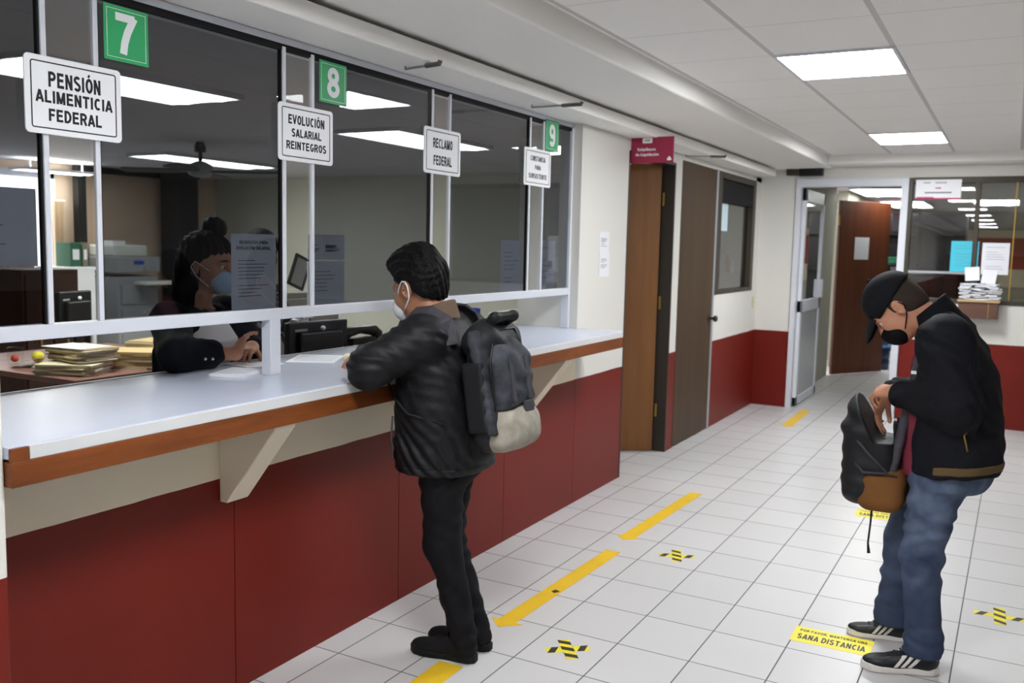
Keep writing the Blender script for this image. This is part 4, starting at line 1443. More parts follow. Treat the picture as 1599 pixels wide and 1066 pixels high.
# cabinet behind the second clear strip with frame and pencil cup
t = thing('tilted_frame', (-4.2, 4.72, 1.262), 'black edged frame leaning behind the narrow clear strip', 'frame')
R = Matrix.Rotation(-.1, 3, 'Z') @ Matrix.Rotation(-.38, 3, 'X')
q = Vector((-4.2, 4.70, 1.390))
m = MB()
for dy, hy_, dz, hz_ in ((-.062, .009, 0, .106), (.062, .009, 0, .106), (0, .071, .1, .009), (0, .071, -.1, .009)):
    m.obox(q + R @ Vector((0, dy, dz)), .008, hy_, hz_, R)
m.build('frame', M_BLKPLASTIC, t)
MB().obox(q, .004, .056, .094, R).build('picture', M_GREYPLASTIC, t)
t = thing('shelf_cabinet', (-4.45, 4.7, 0), 'grey cabinet behind the narrow clear strip', 'cabinet')
gp = mat('grey_cabinet_paint', lin(132, 130, 122), .6)
box('body', gp, (-4.75, -4.12, 4.38, 5.0, 0, 1.26), t, bevel=.004)
for y in (4.39, 4.70):
    box('door', gp, (-4.12, -4.105, y + .005, y + .295, .05, 1.22), t, bevel=.003)
t = thing('pencil_cup', (-4.25, 4.56, 1.26), 'pencil cup with one red pencil on the grey cabinet', 'cup')
MB().lathe([(.024, 0), (.027, .05), (.023, .05)], (-4.25, 4.56, 1.261)).build('cup', M_DARKFRAME, t)
MB().tube([(-4.25, 4.56, 1.266), (-4.25, 4.565, 1.39)], .005, 6).build('pencil', mat('red_plastic', lin(190, 70, 50), .5), t)

# back of the office
t = thing('photocopier', (-9.7, 7.75, 0), 'large grey photocopier at the back of the office', 'copier')
box('body', M_GREYPLASTIC, (-9.95, -9.45, 7.38, 7.98, 0, 1.12), t, bevel=.02)
box('scanner', M_GREYPLASTIC, (-9.97, -9.43, 7.36, 8.0, 1.16, 1.36), t, bevel=.02)
box('lid', M_CREAMPLASTIC, (-9.96, -9.50, 7.37, 7.86, 1.36, 1.50), t, bevel=.02)
box('output_tray', M_CREAMPLASTIC, (-9.5, -9.2, 7.6, 8.15, 1.02, 1.06), t, bevel=.008)
box('blue_label', M_BLUE, (-9.428, -9.42, 7.6, 7.74, 1.27, 1.31), t)
for z in (.3, .6, .9):
    box('paper_drawer', M_GREYPLASTIC, (-9.46, -9.43, 7.42, 7.94, z - .12, z + .12), t, bevel=.008)
o = box('paper_ream', M_PAPER, (-9.9, -9.6, 7.44, 7.62, 1.50, 1.55), bevel=.003)
tag(o, 'stack of paper on the photocopier lid', 'paper')
t = thing('dark_column', (-9.75, 8.6, 0), 'dark column from floor to ceiling behind the official', 'column')
box('shaft', mat('dark_column_paint', lin(34, 34, 36), .7), (-9.95, -9.6, 8.45, 8.78, 0, 2.45), t, bevel=.01)
box('capital', mat('dark_column_paint', lin(34, 34, 36), .7), (-9.97, -9.58, 8.43, 8.80, 2.38, 2.45), t)
t = thing('black_post', (-9.95, 7.30, 0), 'black post and top beam left of the photocopier', 'post')
box('post', M_BLKPLASTIC, (-10.02, -9.92, 7.22, 7.33, 0, 2.45), t)
box('beam', M_BLKPLASTIC, (-10.02, -9.92, 7.33, 8.5, 2.37, 2.44), t)
t = thing('tall_cabinet', (-7.0, 4.9, 0), 'dark brown cabinet below the office window', 'cabinet')
box('body', M_DARKWOOD, (-7.3, -6.9, 4.50, 5.0, 0, 1.32), t, bevel=.006)
for y in (4.52, 4.76):
    d_ = box('door', M_DARKWOOD, (-6.9, -6.88, y, y + .22, .08, 1.28), t, bevel=.004)
    box('handle', M_BRASS, (-6.88, -6.865, y + .1, y + .12, .7, .8), d_)
t = thing('side_table', (-9.9, 7.05, 0), 'white low table under the green binder at the back of the office', 'table')
box('tabletop', M_SIGN, (-10.1, -9.6, 6.75, 7.2, 1.2, 1.235), t, bevel=.004)
for x in (-10.07, -9.63):
    for y in (6.78, 7.17):
        box('leg', M_SIGN, (x - .02, x + .02, y - .02, y + .02, 0, 1.2), t)
box('front', M_SIGN, (-9.62, -9.6, 6.8, 7.15, .5, 1.2), t)
for y, w, mt, lb in ((6.995, .145, mat('dark_green_card', lin(40, 92, 68), .6), 'dark green ring binder on the table by the window'), (7.12, .07, mat('grey_binder_card', lin(120, 120, 104), .6), 'narrow grey binder next to the green one')):
    t = thing('ring_binder', (-9.8, y, 1.235), lb, 'binder')
    box('cover', mt, (-9.95, -9.68, y - w / 2, y + w / 2, 1.236, 1.52), t, bevel=.004)
    box('spine_label', M_PAPER, (-9.68, -9.678, y - w * .3, y + w * .3, 1.32, 1.44), t)
# curtains by the window
def curtain(y0, y1, z0, z1, label):
    m = MB()
    n = 28
    pts = []
    for i in range(n + 1):
        pts.append((-10.06 + .022 * math.sin(i * 1.7), y0 + (y1 - y0) * i / n, z0))
    back = [(x - .01, y, z) for x, y, z in pts][::-1]
    t = thing('curtain', (-10.06, (y0 + y1) / 2, z0), label, 'curtain', 'office curtains')
    m.prism(pts + back, (0, 0, 0), (0, 0, z1 - z0)).build('drape', mat('peach_curtain', lin(206, 182, 154), .9, .1), t)
    MB().tube([(-10.06, y0 - .02, z1 + .01), (-10.06, y1 + .02, z1 + .01)], .012).build('rail', M_ALU, t)
curtain(6.98, 7.12, 1.24, 2.0, 'narrow peach curtain gathered at the right of the office window')
curtain(6.2, 6.73, .5, 1.98, 'wide peach curtain across the lower office window')
# ceiling fan
t = thing('ceiling_fan', (-6.4, 5.88, 2.1), 'dark ceiling fan with long blades in the office', 'ceiling fan')
fx_, fy_ = -6.4, 5.88
MB().tube([(fx_, fy_, 2.45), (fx_, fy_, 2.27)], .018).build('rod', M_BLKPLASTIC, t)
MB().lathe([(.05, .0), (.05, .05), (.03, .09)], (fx_, fy_, 2.36)).build('canopy', M_BLKPLASTIC, t, smooth=True)
MB().lathe([(.05, 0), (.10, .02), (.11, .06), (.10, .11), (.04, .14)], (fx_, fy_, 2.14)).build('motor', M_GREYPLASTIC, t, smooth=True)
for k in range(4):
    a_ = math.radians(28 + 90 * k)
    R = Matrix.Rotation(a_, 3, 'Z') @ Matrix.Rotation(.2, 3, 'X')
    cc = Vector((fx_, fy_, 2.19))
    pts = [cc + R @ Vector(p_) for p_ in ((.10, -.03, 0), (.30, -.065, 0), (.68, -.07, 0), (.72, 0, 0), (.68, .07, 0), (.30, .065, 0), (.10, .03, 0))]
    MB().prism(pts, (0, 0, 0), (0, 0, .008)).build('blade', M_BLKPLASTIC, t)
# things behind the side window
t = thing('wall_cabinet', (-2.7, 9.4, 0), 'low pale cabinet inside the side window', 'cabinet')
box('body', mat('pale_cabinet_paint', lin(160, 152, 140), .6), (-3.1, -2.46, 9.25, 9.58, 0, 1.37), t, bevel=.004)
box('door', mat('pale_cabinet_paint', lin(160, 152, 140), .6), (-3.05, -2.5, 9.24, 9.25, .1, 1.3), t)
for x, z1, mt, lb in ((-2.68, .13, M_SIGN, 'small white bottle inside the side window'), (-2.60, .19, mat('orange_plastic', lin(214, 110, 70), .5), 'orange bottle inside the side window'), (-2.535, .10, M_SIGN, 'short white jar inside the side window')):
    t = thing('bottle', (x, 9.38, 1.37), lb, 'bottle')
    MB().lathe([(.025, 0), (.028, .01), (.028, z1 * .6), (.012, z1 * .8), (.012, z1)], (x, 9.38, 1.37)).build('body', mt, t, smooth=True)
    MB().lathe([(.014, 0), (.014, .02)], (x, 9.38, 1.37 + z1)).build('cap', M_SIGN, t)
sheet('notice', (-2.3695, 8.36, 1.90), FX, .24, .25, 'pale blue sheet stuck on the side window below the blind', seed=31, t=.0008, material=mat('pale_blue_paper', lin(196, 214, 220), .8, .1))
# papers on the counter
def pad(c, w, l, t_, rot, label, n=1):
    r_ = thing('paper_pad', c, label, 'papers')
    R = Matrix.Rotation(rot, 3, 'Z')
    MB().obox((c[0], c[1], c[2] + t_ / 2 + .0005), w / 2, l / 2, t_ / 2, R).build('pages', M_PAPER, r_)
    MB().obox(Vector((c[0], c[1], c[2] + t_ + .001)) + R @ Vector((0, l * .06, 0)), w * .4, l * .35, .0004, R).build('print', mat('faint_print', lin(214, 216, 224), .8, .1), r_)
pad((-2.515, 2.475, ZC), .13, .19, .010, .35, 'white notepad on the counter left of the white post')
pad((-2.58, 2.99, ZC), .20, .26, .002, .5, 'flat white form on the counter right of the white post')
pad((-2.66, 2.715, ZC), .15, .18, .002, -.2, 'white form under the hand of the official')
o = MB().sphere((-2.455, 3.05, ZC + .014), .014, 8).build('crumpled_tissue', mat('cream_tissue', lin(236, 230, 196), .9, .1), smooth=True)
o.scale = (1.6, 1.6, 1)
tag(o, 'crumpled cream tissue on the counter in front of the elbow', 'tissue')

# ------------------------------------------------------------------ people
def V3(*a):
    return Vector(a)

def head_field(scale=1.0, mask=False):
    """head in its own frame: x forward, y left, z up; origin mid head"""
    g = [s_ell((-.014, 0, .030), (.097, .076, .088)),
         s_ell((.022, 0, -.045), (.066, .060, .068)),
         s_ell((.058, 0, -.093), (.028, .030, .022)),
         s_ell((.074, 0, .024), (.022, .052, .020)),
         s_ell((.058, .036, -.026), (.030, .026, .030)), s_ell((.058, -.036, -.026), (.030, .026, .030))]
    f = s_uni(g, .022)
    f = s_sub(f, s_ell((.098, .032, .003), (.022, .019, .013)), .012)
    f = s_sub(f, s_ell((.098, -.032, .003), (.022, .019, .013)), .012)
    lids = [s_ell((.079, s * .032, z), (.013, .017, .004)) for s in (1, -1) for z in (.011, -.008)]
    f = s_uni([f] + lids, .006)
    nose = s_uni([s_cap((.088, 0, .012), (.108, 0, -.030), .008, .011), s_ell((.104, 0, -.036), (.014, .013, .010)),
                  s_ell((.097, .013, -.037), (.010, .008, .008)), s_ell((.097, -.013, -.037), (.010, .008, .008))], .008)
    f = s_uni([f, nose], .009)
    f = s_uni([f, s_ell((.089, 0, -.061), (.010, .024, .006)), s_ell((.087, 0, -.071), (.010, .021, .007))], .005)
    f = s_sub(f, s_cap((.099, -.022, -.066), (.099, .022, -.066), .0022), .003)
    for s in (1, -1):
        R = frame((.93, s * .35, 0), (-.12, 0, 1))
        e = s_ell((-.012, s * .077, -.006), (.020, .008, .032), R)
        e = s_sub(e, s_ell((-.008, s * .086, -.004), (.011, .008, .021), R), .004)
        f = s_uni([f, e], .006)
    return f

def hand_parts(wrist, d, n, side, curl=(.35, .4, .45, .5), thumb_out=.6, sc=1.0, spread=.09):
    """capsules of a hand: d = direction of the fingers, n = back-of-hand normal, side = +1 when the thumb
    lies on the left of d seen from the back"""
    w, d, n = Vector(wrist), Vector(d).normalized(), Vector(n)
    n = (n - d * n.dot(d)).normalized()
    t = n.cross(d) * side                     # towards the thumb
    P = lambda a, b, c=0: w + d * a * sc + t * b * sc + n * c * sc
    k = []
    palm = s_uni([s_cap(P(.0, .008), P(.075, .026), .017 * sc, .013 * sc), s_cap(P(.0, .0), P(.08, .006), .018 * sc, .0135 * sc),
                  s_cap(P(.0, -.008), P(.075, -.014), .017 * sc, .013 * sc), s_cap(P(.005, -.012), P(.068, -.031), .016 * sc, .012 * sc)], .012)
    fs_ = []
    lens = ((.040, .025, .020), (.045, .029, .021), (.041, .027, .020), (.032, .020, .018))
    for i, (b, L) in enumerate(zip((.028, .009, -.011, -.030), lens)):
        p = P((.080, .086, .082, .072)[i], b)
        dd = (d + t * (spread * (1.5 - i)))
        dd.normalize()
        ang = 0
        r = (.0088, .0090, .0086, .0076)[i] * sc
        for j, l in enumerate(L):
            ang += curl[i] * (1.0, 1.15, .7)[j]
            v = dd * math.cos(ang) - n * math.sin(ang)
            q = p + v * l * sc
            fs_.append(s_cap(p, q, r, r * .92))
            p = q
            r *= .93
    p0 = P(.018, .020, -.004)
    tv = (d * .75 + t * thumb_out - n * .25).normalized()
    p1 = p0 + tv * .045 * sc
    tv2 = (tv + d * .25 - n * .15).normalized()
    p2 = p1 + tv2 * .032 * sc
    p3 = p2 + (tv2 + d * .2 - n * .1).normalized() * .026 * sc
    fs_ += [s_cap(p0, p1, .015 * sc, .0115 * sc), s_cap(p1, p2, .0108 * sc, .0098 * sc), s_cap(p2, p3, .0098 * sc, .0085 * sc)]
    fing = fs_[0]
    def f(Q):
        dm = palm(Q)
        dn = fs_[0](Q)
        for g in fs_[1:]:
            dn = np.minimum(dn, g(Q))
        return smin(dm, dn, .006)
    c = P(.08, 0)
    return s_near(f, c, .14 * sc)

def shoe(name, toe, heel, parent, upper, sole, stripes=False, high=.0):
    """low shoe from heel to toe on the floor"""
    toe, heel = Vector(toe), Vector(heel)
    L = (toe - heel).length
    f_ = (toe - heel).normalized()
    R = frame(f_)
    k = L / .285
    fld = s_uni([s_ell((.045, 0, .058), (.048, .034, .042)), s_cap((.05, 0, .05), (.15, 0, .045), .036, .036),
                 s_ell((.205, .004, .036), (.078, .043, .030)), s_cap((.062, 0, .075), (.125, 0, .062), .033, .030),
                 s_cap((.055, 0, .07), (.05, 0, .105 + high), .034, .033)], .03)
    fld = s_int(fld, s_plane((0, 0, .020), (0, 0, -1)), .006)
    fld = s_int(fld, s_plane((0, 0, .098 + high), (.18, 0, 1)), .004)
    W_ = s_frame(lambda P: fld(P / k) * k, heel, R)
    lo = [min(toe[i], heel[i]) - .08 for i in range(3)]
    hi = [max(toe[i], heel[i]) + .08 for i in range(3)]
    lo[2], hi[2] = -.005, .16 + high
    up = sdf_obj(name, W_, lo, hi, upper, parent, .0045)
    def sole_f(P):
        q = P / k
        x = np.clip(q[:, 0], .0, .285)
        half = np.interp(x, [.0, .02, .07, .12, .18, .22, .26, .285], [.018, .033, .037, .035, .043, .045, .036, .012])
        d = np.abs(q[:, 1] - np.interp(x, [0, .1, .2, .285], [0, -.002, .003, .004])) - half
        d = np.maximum(d, np.maximum(-.004 - q[:, 0], q[:, 0] - .287))
        top = np.interp(x, [0, .1, .22, .285], [.034, .028, .028, .036])
        return np.maximum(d, np.maximum(.001 - q[:, 2], q[:, 2] - top)) * k
    sdf_obj('sole', s_frame(sole_f, heel, R), lo, hi, sole, up, .0045)
    if stripes:
        o = s_off(fld, .0022)
        for i in range(3):
            x = .085 + i * .026
            Rs = frame((.83, 0, -.55))
            slab = s_box((x + .012, 0, .052), (.0065, .2, .2), 0, frame((.80, 0, .60)))
            band = s_int(s_int(o, slab, .0008), s_box((.13, 0, .055), (.2, .2, .026)), .0008)
            band = s_sub(band, s_box((.13, 0, .06), (.2, .024, .1)), .001)
            for sg in (-1, 1):
                half = s_int(band, s_plane((0, 0, 0), (0, -sg, 0)), .0005)
                sdf_obj('side_stripe', s_frame(lambda P, b=half: b(P / k) * k, heel, R), lo, hi, M_SOLE, up, .003)
        # laces and heel tab
        tabf = s_int(s_int(s_off(fld, .002), s_plane((.018, 0, 0), (1, 0, 0)), .001), s_plane((0, 0, .068), (0, 0, -1)), .001)
        sdf_obj('heel_tab', s_frame(lambda P: tabf(P / k) * k, heel, R), lo, hi, M_SOLE, up, .004)
    Rm = Matrix(R)
    m = MB()
    for i in range(4):
        x = .115 + .022 * i
        z = .101 - .0105 * i
        m.tube([heel + Rm @ Vector((x * k, -.024 * k, (z - .008) * k)), heel + Rm @ Vector(((x + .008) * k, 0, (z + .001) * k)), heel + Rm @ Vector((x * k, .024 * k, (z - .008) * k))], .0028, 6)
    m.build('laces', M_BLKPLASTIC if not stripes else M_LEATHER, up, smooth=True)
    return up

def bounds(pts, pad):
    a = np.array([list(p) for p in pts])
    return (a.min(0) - pad).tolist(), (a.max(0) + pad).tolist()

def eyes(c, R, parent, back=0.0):
    Rm = Matrix(R)
    for s in (1, -1):
        p = Vector(c) + Rm @ Vector((.0795 - back, s * .032, .0025))
        e = MB().sphere(p, .0118, 10).build('eye', M_EYE, parent, smooth=True)
        MB().sphere(p + Rm @ Vector((.0062, 0, -.0005)), .0068, 8).build('iris', M_IRIS, e, smooth=True)
    m = []
    for s in (1, -1):
        a = [Vector(c) + Rm @ Vector(v) for v in ((.094, s * .014, .026), (.092, s * .032, .031), (.078, s * .05, .025))]
        MB().tube(a, [.0035, .004, .002], 6).build('eyebrow', M_HAIR, parent, smooth=True)

# ============ man with the backpack leaning on the counter
man = thing('person', (-1.84, 2.94, 0), 'person with short black hair leaning on the counter in black jacket and trousers, backpack on', 'person')
HC = V3(-2.032, 2.955, 1.424)
HS = 1.07
HR = frame((-.95, .16, -.27), (-.20, 0, .98))
LE, RE = V3(-1.985, 2.585, 1.156), V3(-2.20, 3.20, 1.178)
LS, RS = V3(-1.885, 2.765, 1.250), V3(-1.93, 3.125, 1.250)
LH, RH = V3(-2.165, 2.80, 1.158), V3(-2.26, 2.98, 1.150)
hip_l, hip_r = V3(-1.855, 2.86, .86), V3(-1.880, 3.00, .86)
kn_l, kn_r = V3(-1.843, 2.865, .47), V3(-1.905, 2.985, .47)
an_l, an_r = V3(-1.755, 2.888, .09), V3(-1.765, 3.00, .09)
_hf = head_field()
def big(f):
    return s_frame(lambda P: f(P / HS) * HS, HC, HR)
hf = big(_hf)
HM = Matrix(HR) * HS
neck0 = HC + HM @ Vector((-.03, 0, -.05))
body = s_uni([s_near(hf, HC, .17), s_cap(neck0, V3(-1.945, 2.95, 1.31), .054, .060),
              s_loft([(.84, -1.85, 2.94, .09, .14), (1.0, -1.90, 2.94, .085, .13), (1.2, -1.925, 2.945, .09, .15), (1.32, -1.93, 2.95, .06, .10)]),
              s_cap(LS, LE, .045, .040), s_cap(LE, LH, .040, .028), s_cap(RS, RE, .045, .040), s_cap(RE, RH, .040, .028),
              s_cap(hip_l, kn_l, .07, .05), s_cap(kn_l, an_l, .048, .034), s_cap(hip_r, kn_r, .07, .05), s_cap(kn_r, an_r, .048, .034),
              hand_parts(LH, (-.75, .55, .0), (0, 0, 1), -1, curl=(.3, .35, .35, .4)), hand_parts(RH, (-.3, -.9, .0), (0, 0, 1), 1, curl=(.35, .4, .4, .45))], .022)
sdf_obj('body', body, (-2.45, 2.5, .02), (-1.68, 3.3, 1.64), M_SKIN, man, .0055)
eyes(HC, HM, man)
# hair: thick on top, tapered at the neck
hl = s_uni([s_ell((-.020, 0, .046), (.108, .088, .092)), s_ell((-.050, 0, -.005), (.066, .078, .080)), s_ell((.040, 0, .108), (.066, .068, .042)), s_ell((-.02, 0, .118), (.082, .072, .048)), s_ell((-.066, 0, .05), (.050, .072, .075))], .025)
hl = s_sub(hl, s_box((.115, 0, -.03), (.05, .2, .086), .01, frame((1, 0, .25))), .015)
hl = s_sub(hl, s_ell((.03, .085, -.045), (.050, .04, .055)), .012)
hl = s_sub(hl, s_ell((.03, -.085, -.045), (.050, .04, .055)), .012)
hl = s_sub(hl, s_ell((-.010, .086, -.004), (.026, .022, .038)), .006)
hl = s_sub(hl, s_ell((-.010, -.086, -.004), (.026, .022, .038)), .006)
hl = s_int(hl, s_plane((-.08, 0, -.056), (.8, 0, -1)), .012)
hair = s_fold(big(hl), .0034, [((1, .3, .6), .030, 0), ((.2, 1, .5), .024, 1.3), ((.5, -.6, .9), .019, 2.2)])
sdf_obj('hair', hair, HC - V3(.18, .18, .16), HC + V3(.18, .18, .2), M_HAIR, man, .0045)
# white face mask
mk = s_uni([s_ell((.076, 0, -.050), (.052, .056, .058)), s_ell((.104, 0, -.040), (.024, .020, .040))], .02)
mk = s_int(mk, s_plane((.052, 0, -.03), (-1, 0, .15)), .006)
mk = s_int(mk, s_plane((.08, 0, -.012), (.25, 0, 1)), .006)
mo = sdf_obj('face_mask', big(mk), HC - V3(.2, .2, .2), HC + V3(.2, .2, .2), M_MASKW, man, .004)
def loc(*v):
    return HC + HM @ Vector(v)
for s in (1, -1):
    m = MB()
    m.tube([loc(.062, s * .051, -.024), loc(.03, s * .074, .005), loc(.006, s * .081, .024), loc(-.008, s * .085, .029), loc(-.022, s * .087, .024), loc(-.029, s * .087, .010), loc(-.029, s * .086, -.008), loc(-.018, s * .078, -.034), loc(.02, s * .067, -.062), loc(.050, s * .050, -.080)], .0028, 6)
    m.build('ear_loop', M_MASKW, mo, smooth=True)
# trousers
tr = s_uni([s_loft([(.78, -1.865, 2.935, .115, .15), (.90, -1.875, 2.935, .11, .15)], 2.2), s_cap(hip_l - V3(0, 0, .02), kn_l, .098, .068), s_cap(kn_l, an_l + V3(0, 0, .0), .066, .050),
            s_cap(hip_r - V3(0, 0, .02), kn_r, .098, .068), s_cap(kn_r, an_r + V3(0, 0, .0), .066, .050), s_cap(kn_l + V3(-.02, 0, -.02), kn_l + V3(-.015, 0, .04), .058), s_ell((-1.80, 2.93, .80), (.085, .13, .11))], .03)
tr = s_int(tr, s_plane((0, 0, .050), (0, 0, -1)), .006)
tr = s_fold(tr, .0035, [((.3, .2, 1), .085, 0), ((-.6, .3, .8), .06, 1.2)])
sdf_obj('trousers', tr, (-2.03, 2.68, .05), (-1.62, 3.2, 1.02), M_BLKJEANS, man, .0065)
shoe('shoe', (-1.985, 2.872, 0), (-1.712, 2.902, 0), man, M_SHOEK, M_SHOEK, high=.02)
shoe('shoe', (-1.985, 2.995, 0), (-1.715, 3.02, 0), man, M_SHOEK, M_SHOEK, high=.02)
# jacket
jk = s_uni([s_loft([(.735, -1.884, 2.94, .164, .204), (.80, -1.885, 2.94, .172, .216), (.98, -1.888, 2.94, .166, .225), (1.15, -1.888, 2.945, .150, .218), (1.24, -1.91, 2.945, .128, .19), (1.31, -1.925, 2.95, .085, .11)], 2.4),
            s_cap(LS, LE, .092, .074), s_cap(LE, LE + (LH - LE) * .78, .072, .058), s_cap(RS, RE, .092, .074), s_cap(RE, RE + (RH - RE) * .75, .072, .055),
            s_cap(V3(-1.925, 2.945, 1.265), LS, .075, .085), s_cap(V3(-1.925, 2.945, 1.265), RS, .075, .085)], .035)
ncap = s_cap(V3(-1.945, 2.95, 1.29), HC + HM @ Vector((-.02, 0, -.03)), .078, .086)
jk = s_sub(jk, ncap, .01)
jk = s_fold(jk, .0030, [((.2, .3, 1), .050, .3), ((-.75, -.35, -.55), .042, 1.7), ((.5, .5, .7), .09, .9)])
jk = s_int(jk, s_plane((0, 0, .742), (0, 0, -1)), .012)
jo = sdf_obj('jacket', jk, (-2.40, 2.44, .70), (-1.62, 3.36, 1.42), M_JACKET, man, .006)
# ribbed tan stand collar
cA, cB = V3(-1.928, 2.95, 1.275), V3(-1.962, 2.952, 1.368)
co = s_sub(s_cap(cA, cB, .090, .088), s_cap(cA - (cB - cA) * .5, cB + (cB - cA) * 2, .068, .074), .004)
ax_ = (cB - cA).normalized()
co = s_int(co, s_plane(cB - ax_ * .012, V3(-.42, -.05, 1)), .004)
co = s_int(co, s_plane(cA + ax_ * .012, -ax_), .006)
sdf_obj('collar', co, cA - V3(.16, .16, .08), cB + V3(.16, .16, .12), M_COLLAR, man, .0045)
# zip pocket on the left side of the jacket
z = MB()
zp = [V3(-1.985, 2.730, .80), V3(-1.992, 2.728, .88), V3(-1.987, 2.730, .96)]
z.tube(zp, .004, 6)
z.build('pocket_zip', M_STRAP, jo, smooth=True)
hem = s_int(s_off(jk, .003), s_box((-1.88, 2.94, .758), (.3, .3, .016)), .003)
sdf_obj('hem_band', hem, (-2.2, 2.65, .70), (-1.60, 3.25, .80), M_JACKET, jo, .006)

# backpack worn by the man
bp_ = thing('backpack', (-1.66, 2.97, .80), 'black and marbled grey backpack on the back of the man at the counter', 'backpack')
BC = V3(-1.662, 2.945, 1.07)
BR = frame((.985, -.05, .15), (-.15, 0, 1))         # outward from the back
main = s_uni([s_box((0, 0, .0), (.062, .142, .225), .055), s_ell((.0, 0, .18), (.058, .128, .085))], .04)
main = s_fold(main, .006, [((0, .4, 1), .13, .5), ((.2, 1, .3), .11, 2.0)])
sdf_obj('main_bag', s_frame(main, BC, BR), BC - V3(.3, .3, .36), BC + V3(.3, .3, .36), M_PACKK, bp_, .0065)
fr = s_uni([s_box((.060, 0, -.03), (.042, .115, .160), .038), s_ell((.050, 0, .11), (.042, .11, .08))], .04)
fr = s_fold(fr, .004, [((0, .5, 1), .08, .2)])
up_f = s_int(fr, s_plane((0, 0, -.065), (0, .1, -1)), .006)
sdf_obj('front_pocket', s_frame(up_f, BC, BR), BC - V3(.3, .3, .36), BC + V3(.3, .3, .36), M_PACKG, bp_, .006)
lo_f = s_uni([s_box((.040, 0, -.150), (.066, .140, .080), .055), s_ell((.068, 0, -.145), (.052, .115, .075))], .03)
lo_f = s_int(lo_f, s_plane((.1, 0, -.060), (-.1, .15, 1)), .012)
sdf_obj('base_pocket', s_frame(lo_f, BC, BR), BC - V3(.3, .3, .36), BC + V3(.3, .3, .36), M_PACKB, bp_, .006)
sp = s_uni([s_box((-.002, -.146, -.02), (.046, .018, .13), .016)], .02)
sp2 = s_uni([s_box((-.002, .146, -.02), (.046, .018, .13), .016)], .02)
sdf_obj('side_pocket', s_frame(sp, BC, BR), BC - V3(.3, .3, .36), BC + V3(.3, .3, .36), M_PACKK, bp_, .006)
sdf_obj('side_pocket', s_frame(sp2, BC, BR), BC - V3(.3, .3, .36), BC + V3(.3, .3, .36), M_PACKK, bp_, .006)
BM = Matrix(BR)
for yy in (-1, 1):
    g_ = s_int(s_uni([s_box((.030, yy * .130, .02), (.022, .030, .205), .018, frame((1, 0, .12)))], .01), s_plane((0, 0, -.16), (0, 0, -1)), .01)
    sdf_obj('side_stripe', s_frame(s_fold(g_, .003, [((0, .3, 1), .07, yy)]), BC, BR), BC - V3(.3, .3, .36), BC + V3(.3, .3, .36), M_PACKG, bp_, .006)
def bl(*v):
    return BC + BM @ Vector(v)
# zips, handle, flap straps
MB().tube([bl(.062, -.128, -.08), bl(.062, -.128, .10), bl(.055, -.07, .215), bl(.055, .07, .215), bl(.062, .128, .10), bl(.062, .128, -.08)], .0045, 6).build('zip', M_BLKPLASTIC, bp_, smooth=True)
hd = s_uni([s_cap(bl(.0, -.05, .225), bl(.055, -.055, .262), .022, .016), s_cap(bl(.055, -.055, .262), bl(.075, .045, .262), .017), s_cap(bl(.075, .045, .262), bl(.0, .05, .225), .016, .022)], .02)
sdf_obj('top_handle', hd, BC - V3(.2, .25, .1), BC + V3(.3, .25, .4), M_PACKK, bp_, .006)
for y in (.055, -.055):
    MB().prism([bl(.097, y - .012, -.05), bl(.097, y + .012, -.05), bl(.092, y + .012, .11), bl(.092, y - .012, .11)], BM @ Vector((0, 0, 0)), BM @ Vector((.012, 0, 0))).build('compression_strap', M_STRAP, bp_)
MB().obox(bl(.108, .03, -.075), .006, .030, .020, BM).build('brand_patch', M_STRAP, bp_, bevel=.003)
# shoulder straps
def strap(pts, w, t, name, parent, material):
    f = []
    for a, b in zip(pts, pts[1:]):
        f.append(s_cap(a, b, t))
    core = s_uni(f, .02)
    up_ = None
    m = MB()
    n = len(pts)
    v = []
    for i, p in enumerate(pts):
        tg = (pts[min(i + 1, n - 1)] - pts[max(i - 1, 0)]).normalized()
        out = strap_out(p)
        side = tg.cross(out).normalized() * w
        o2 = side.cross(tg).normalized() * t
        v += [p + side, p - side, p - side + o2, p + side + o2]
    fs_ = []
    for i in range(n - 1):
        for k in range(4):
            a, b = i * 4 + k, i * 4 + (k + 1) % 4
            fs_.append((a, b, b + 4, a + 4))
    fs_ += [(3, 2, 1, 0), tuple((n - 1) * 4 + k for k in range(4))]
    m.add(v, fs_)
    return m.build(name, material, parent, bevel=.004)
def strap_out(p):
    return (p - V3(-1.92, 2.945, 1.16)).normalized()
def project_out(pts, f, off):
    """rest points on the surface of field f"""
    res = []
    for p in pts:
        q = Vector(p)
        for _ in range(30):
            d = float(f(np.array([list(q)], np.float32))[0])
            e = 1e-3
            g = Vector([float(f(np.array([[q[0] + (e if i == 0 else 0), q[1] + (e if i == 1 else 0), q[2] + (e if i == 2 else 0)]], np.float32))[0]) - d for i in range(3)]) / e
            if g.length < 1e-4:
                break
            q = q - g.normalized() * (d - off) * .7
        res.append(q)
    return res
for s, SH in ((-1, LS), (1, RS)):
    y0 = 2.945 + s * .135
    raw = [V3(-1.74, y0, 1.24), V3(-1.80, y0, 1.33), V3(-1.88, y0, 1.38), V3(-1.96, y0, 1.37), V3(-2.03, y0, 1.32), V3(-2.08, y0 + s * .01, 1.22), V3(-2.07, y0 + s * .02, 1.12)]
    tail = [V3(-2.05, y0 + s * .02, 1.12), V3(-2.0, y0 + s * .09, 1.03), V3(-1.90, y0 + s * .11, .98), V3(-1.76, y0 + s * .07, .95)]
    MB().tube(project_out(tail, jk, .009), .005, 6).build('webbing', M_PACKK, bp_, smooth=True)
    strap(project_out(raw, jk, .006), .030, .012, 'shoulder_strap', bp_, M_STRAP)

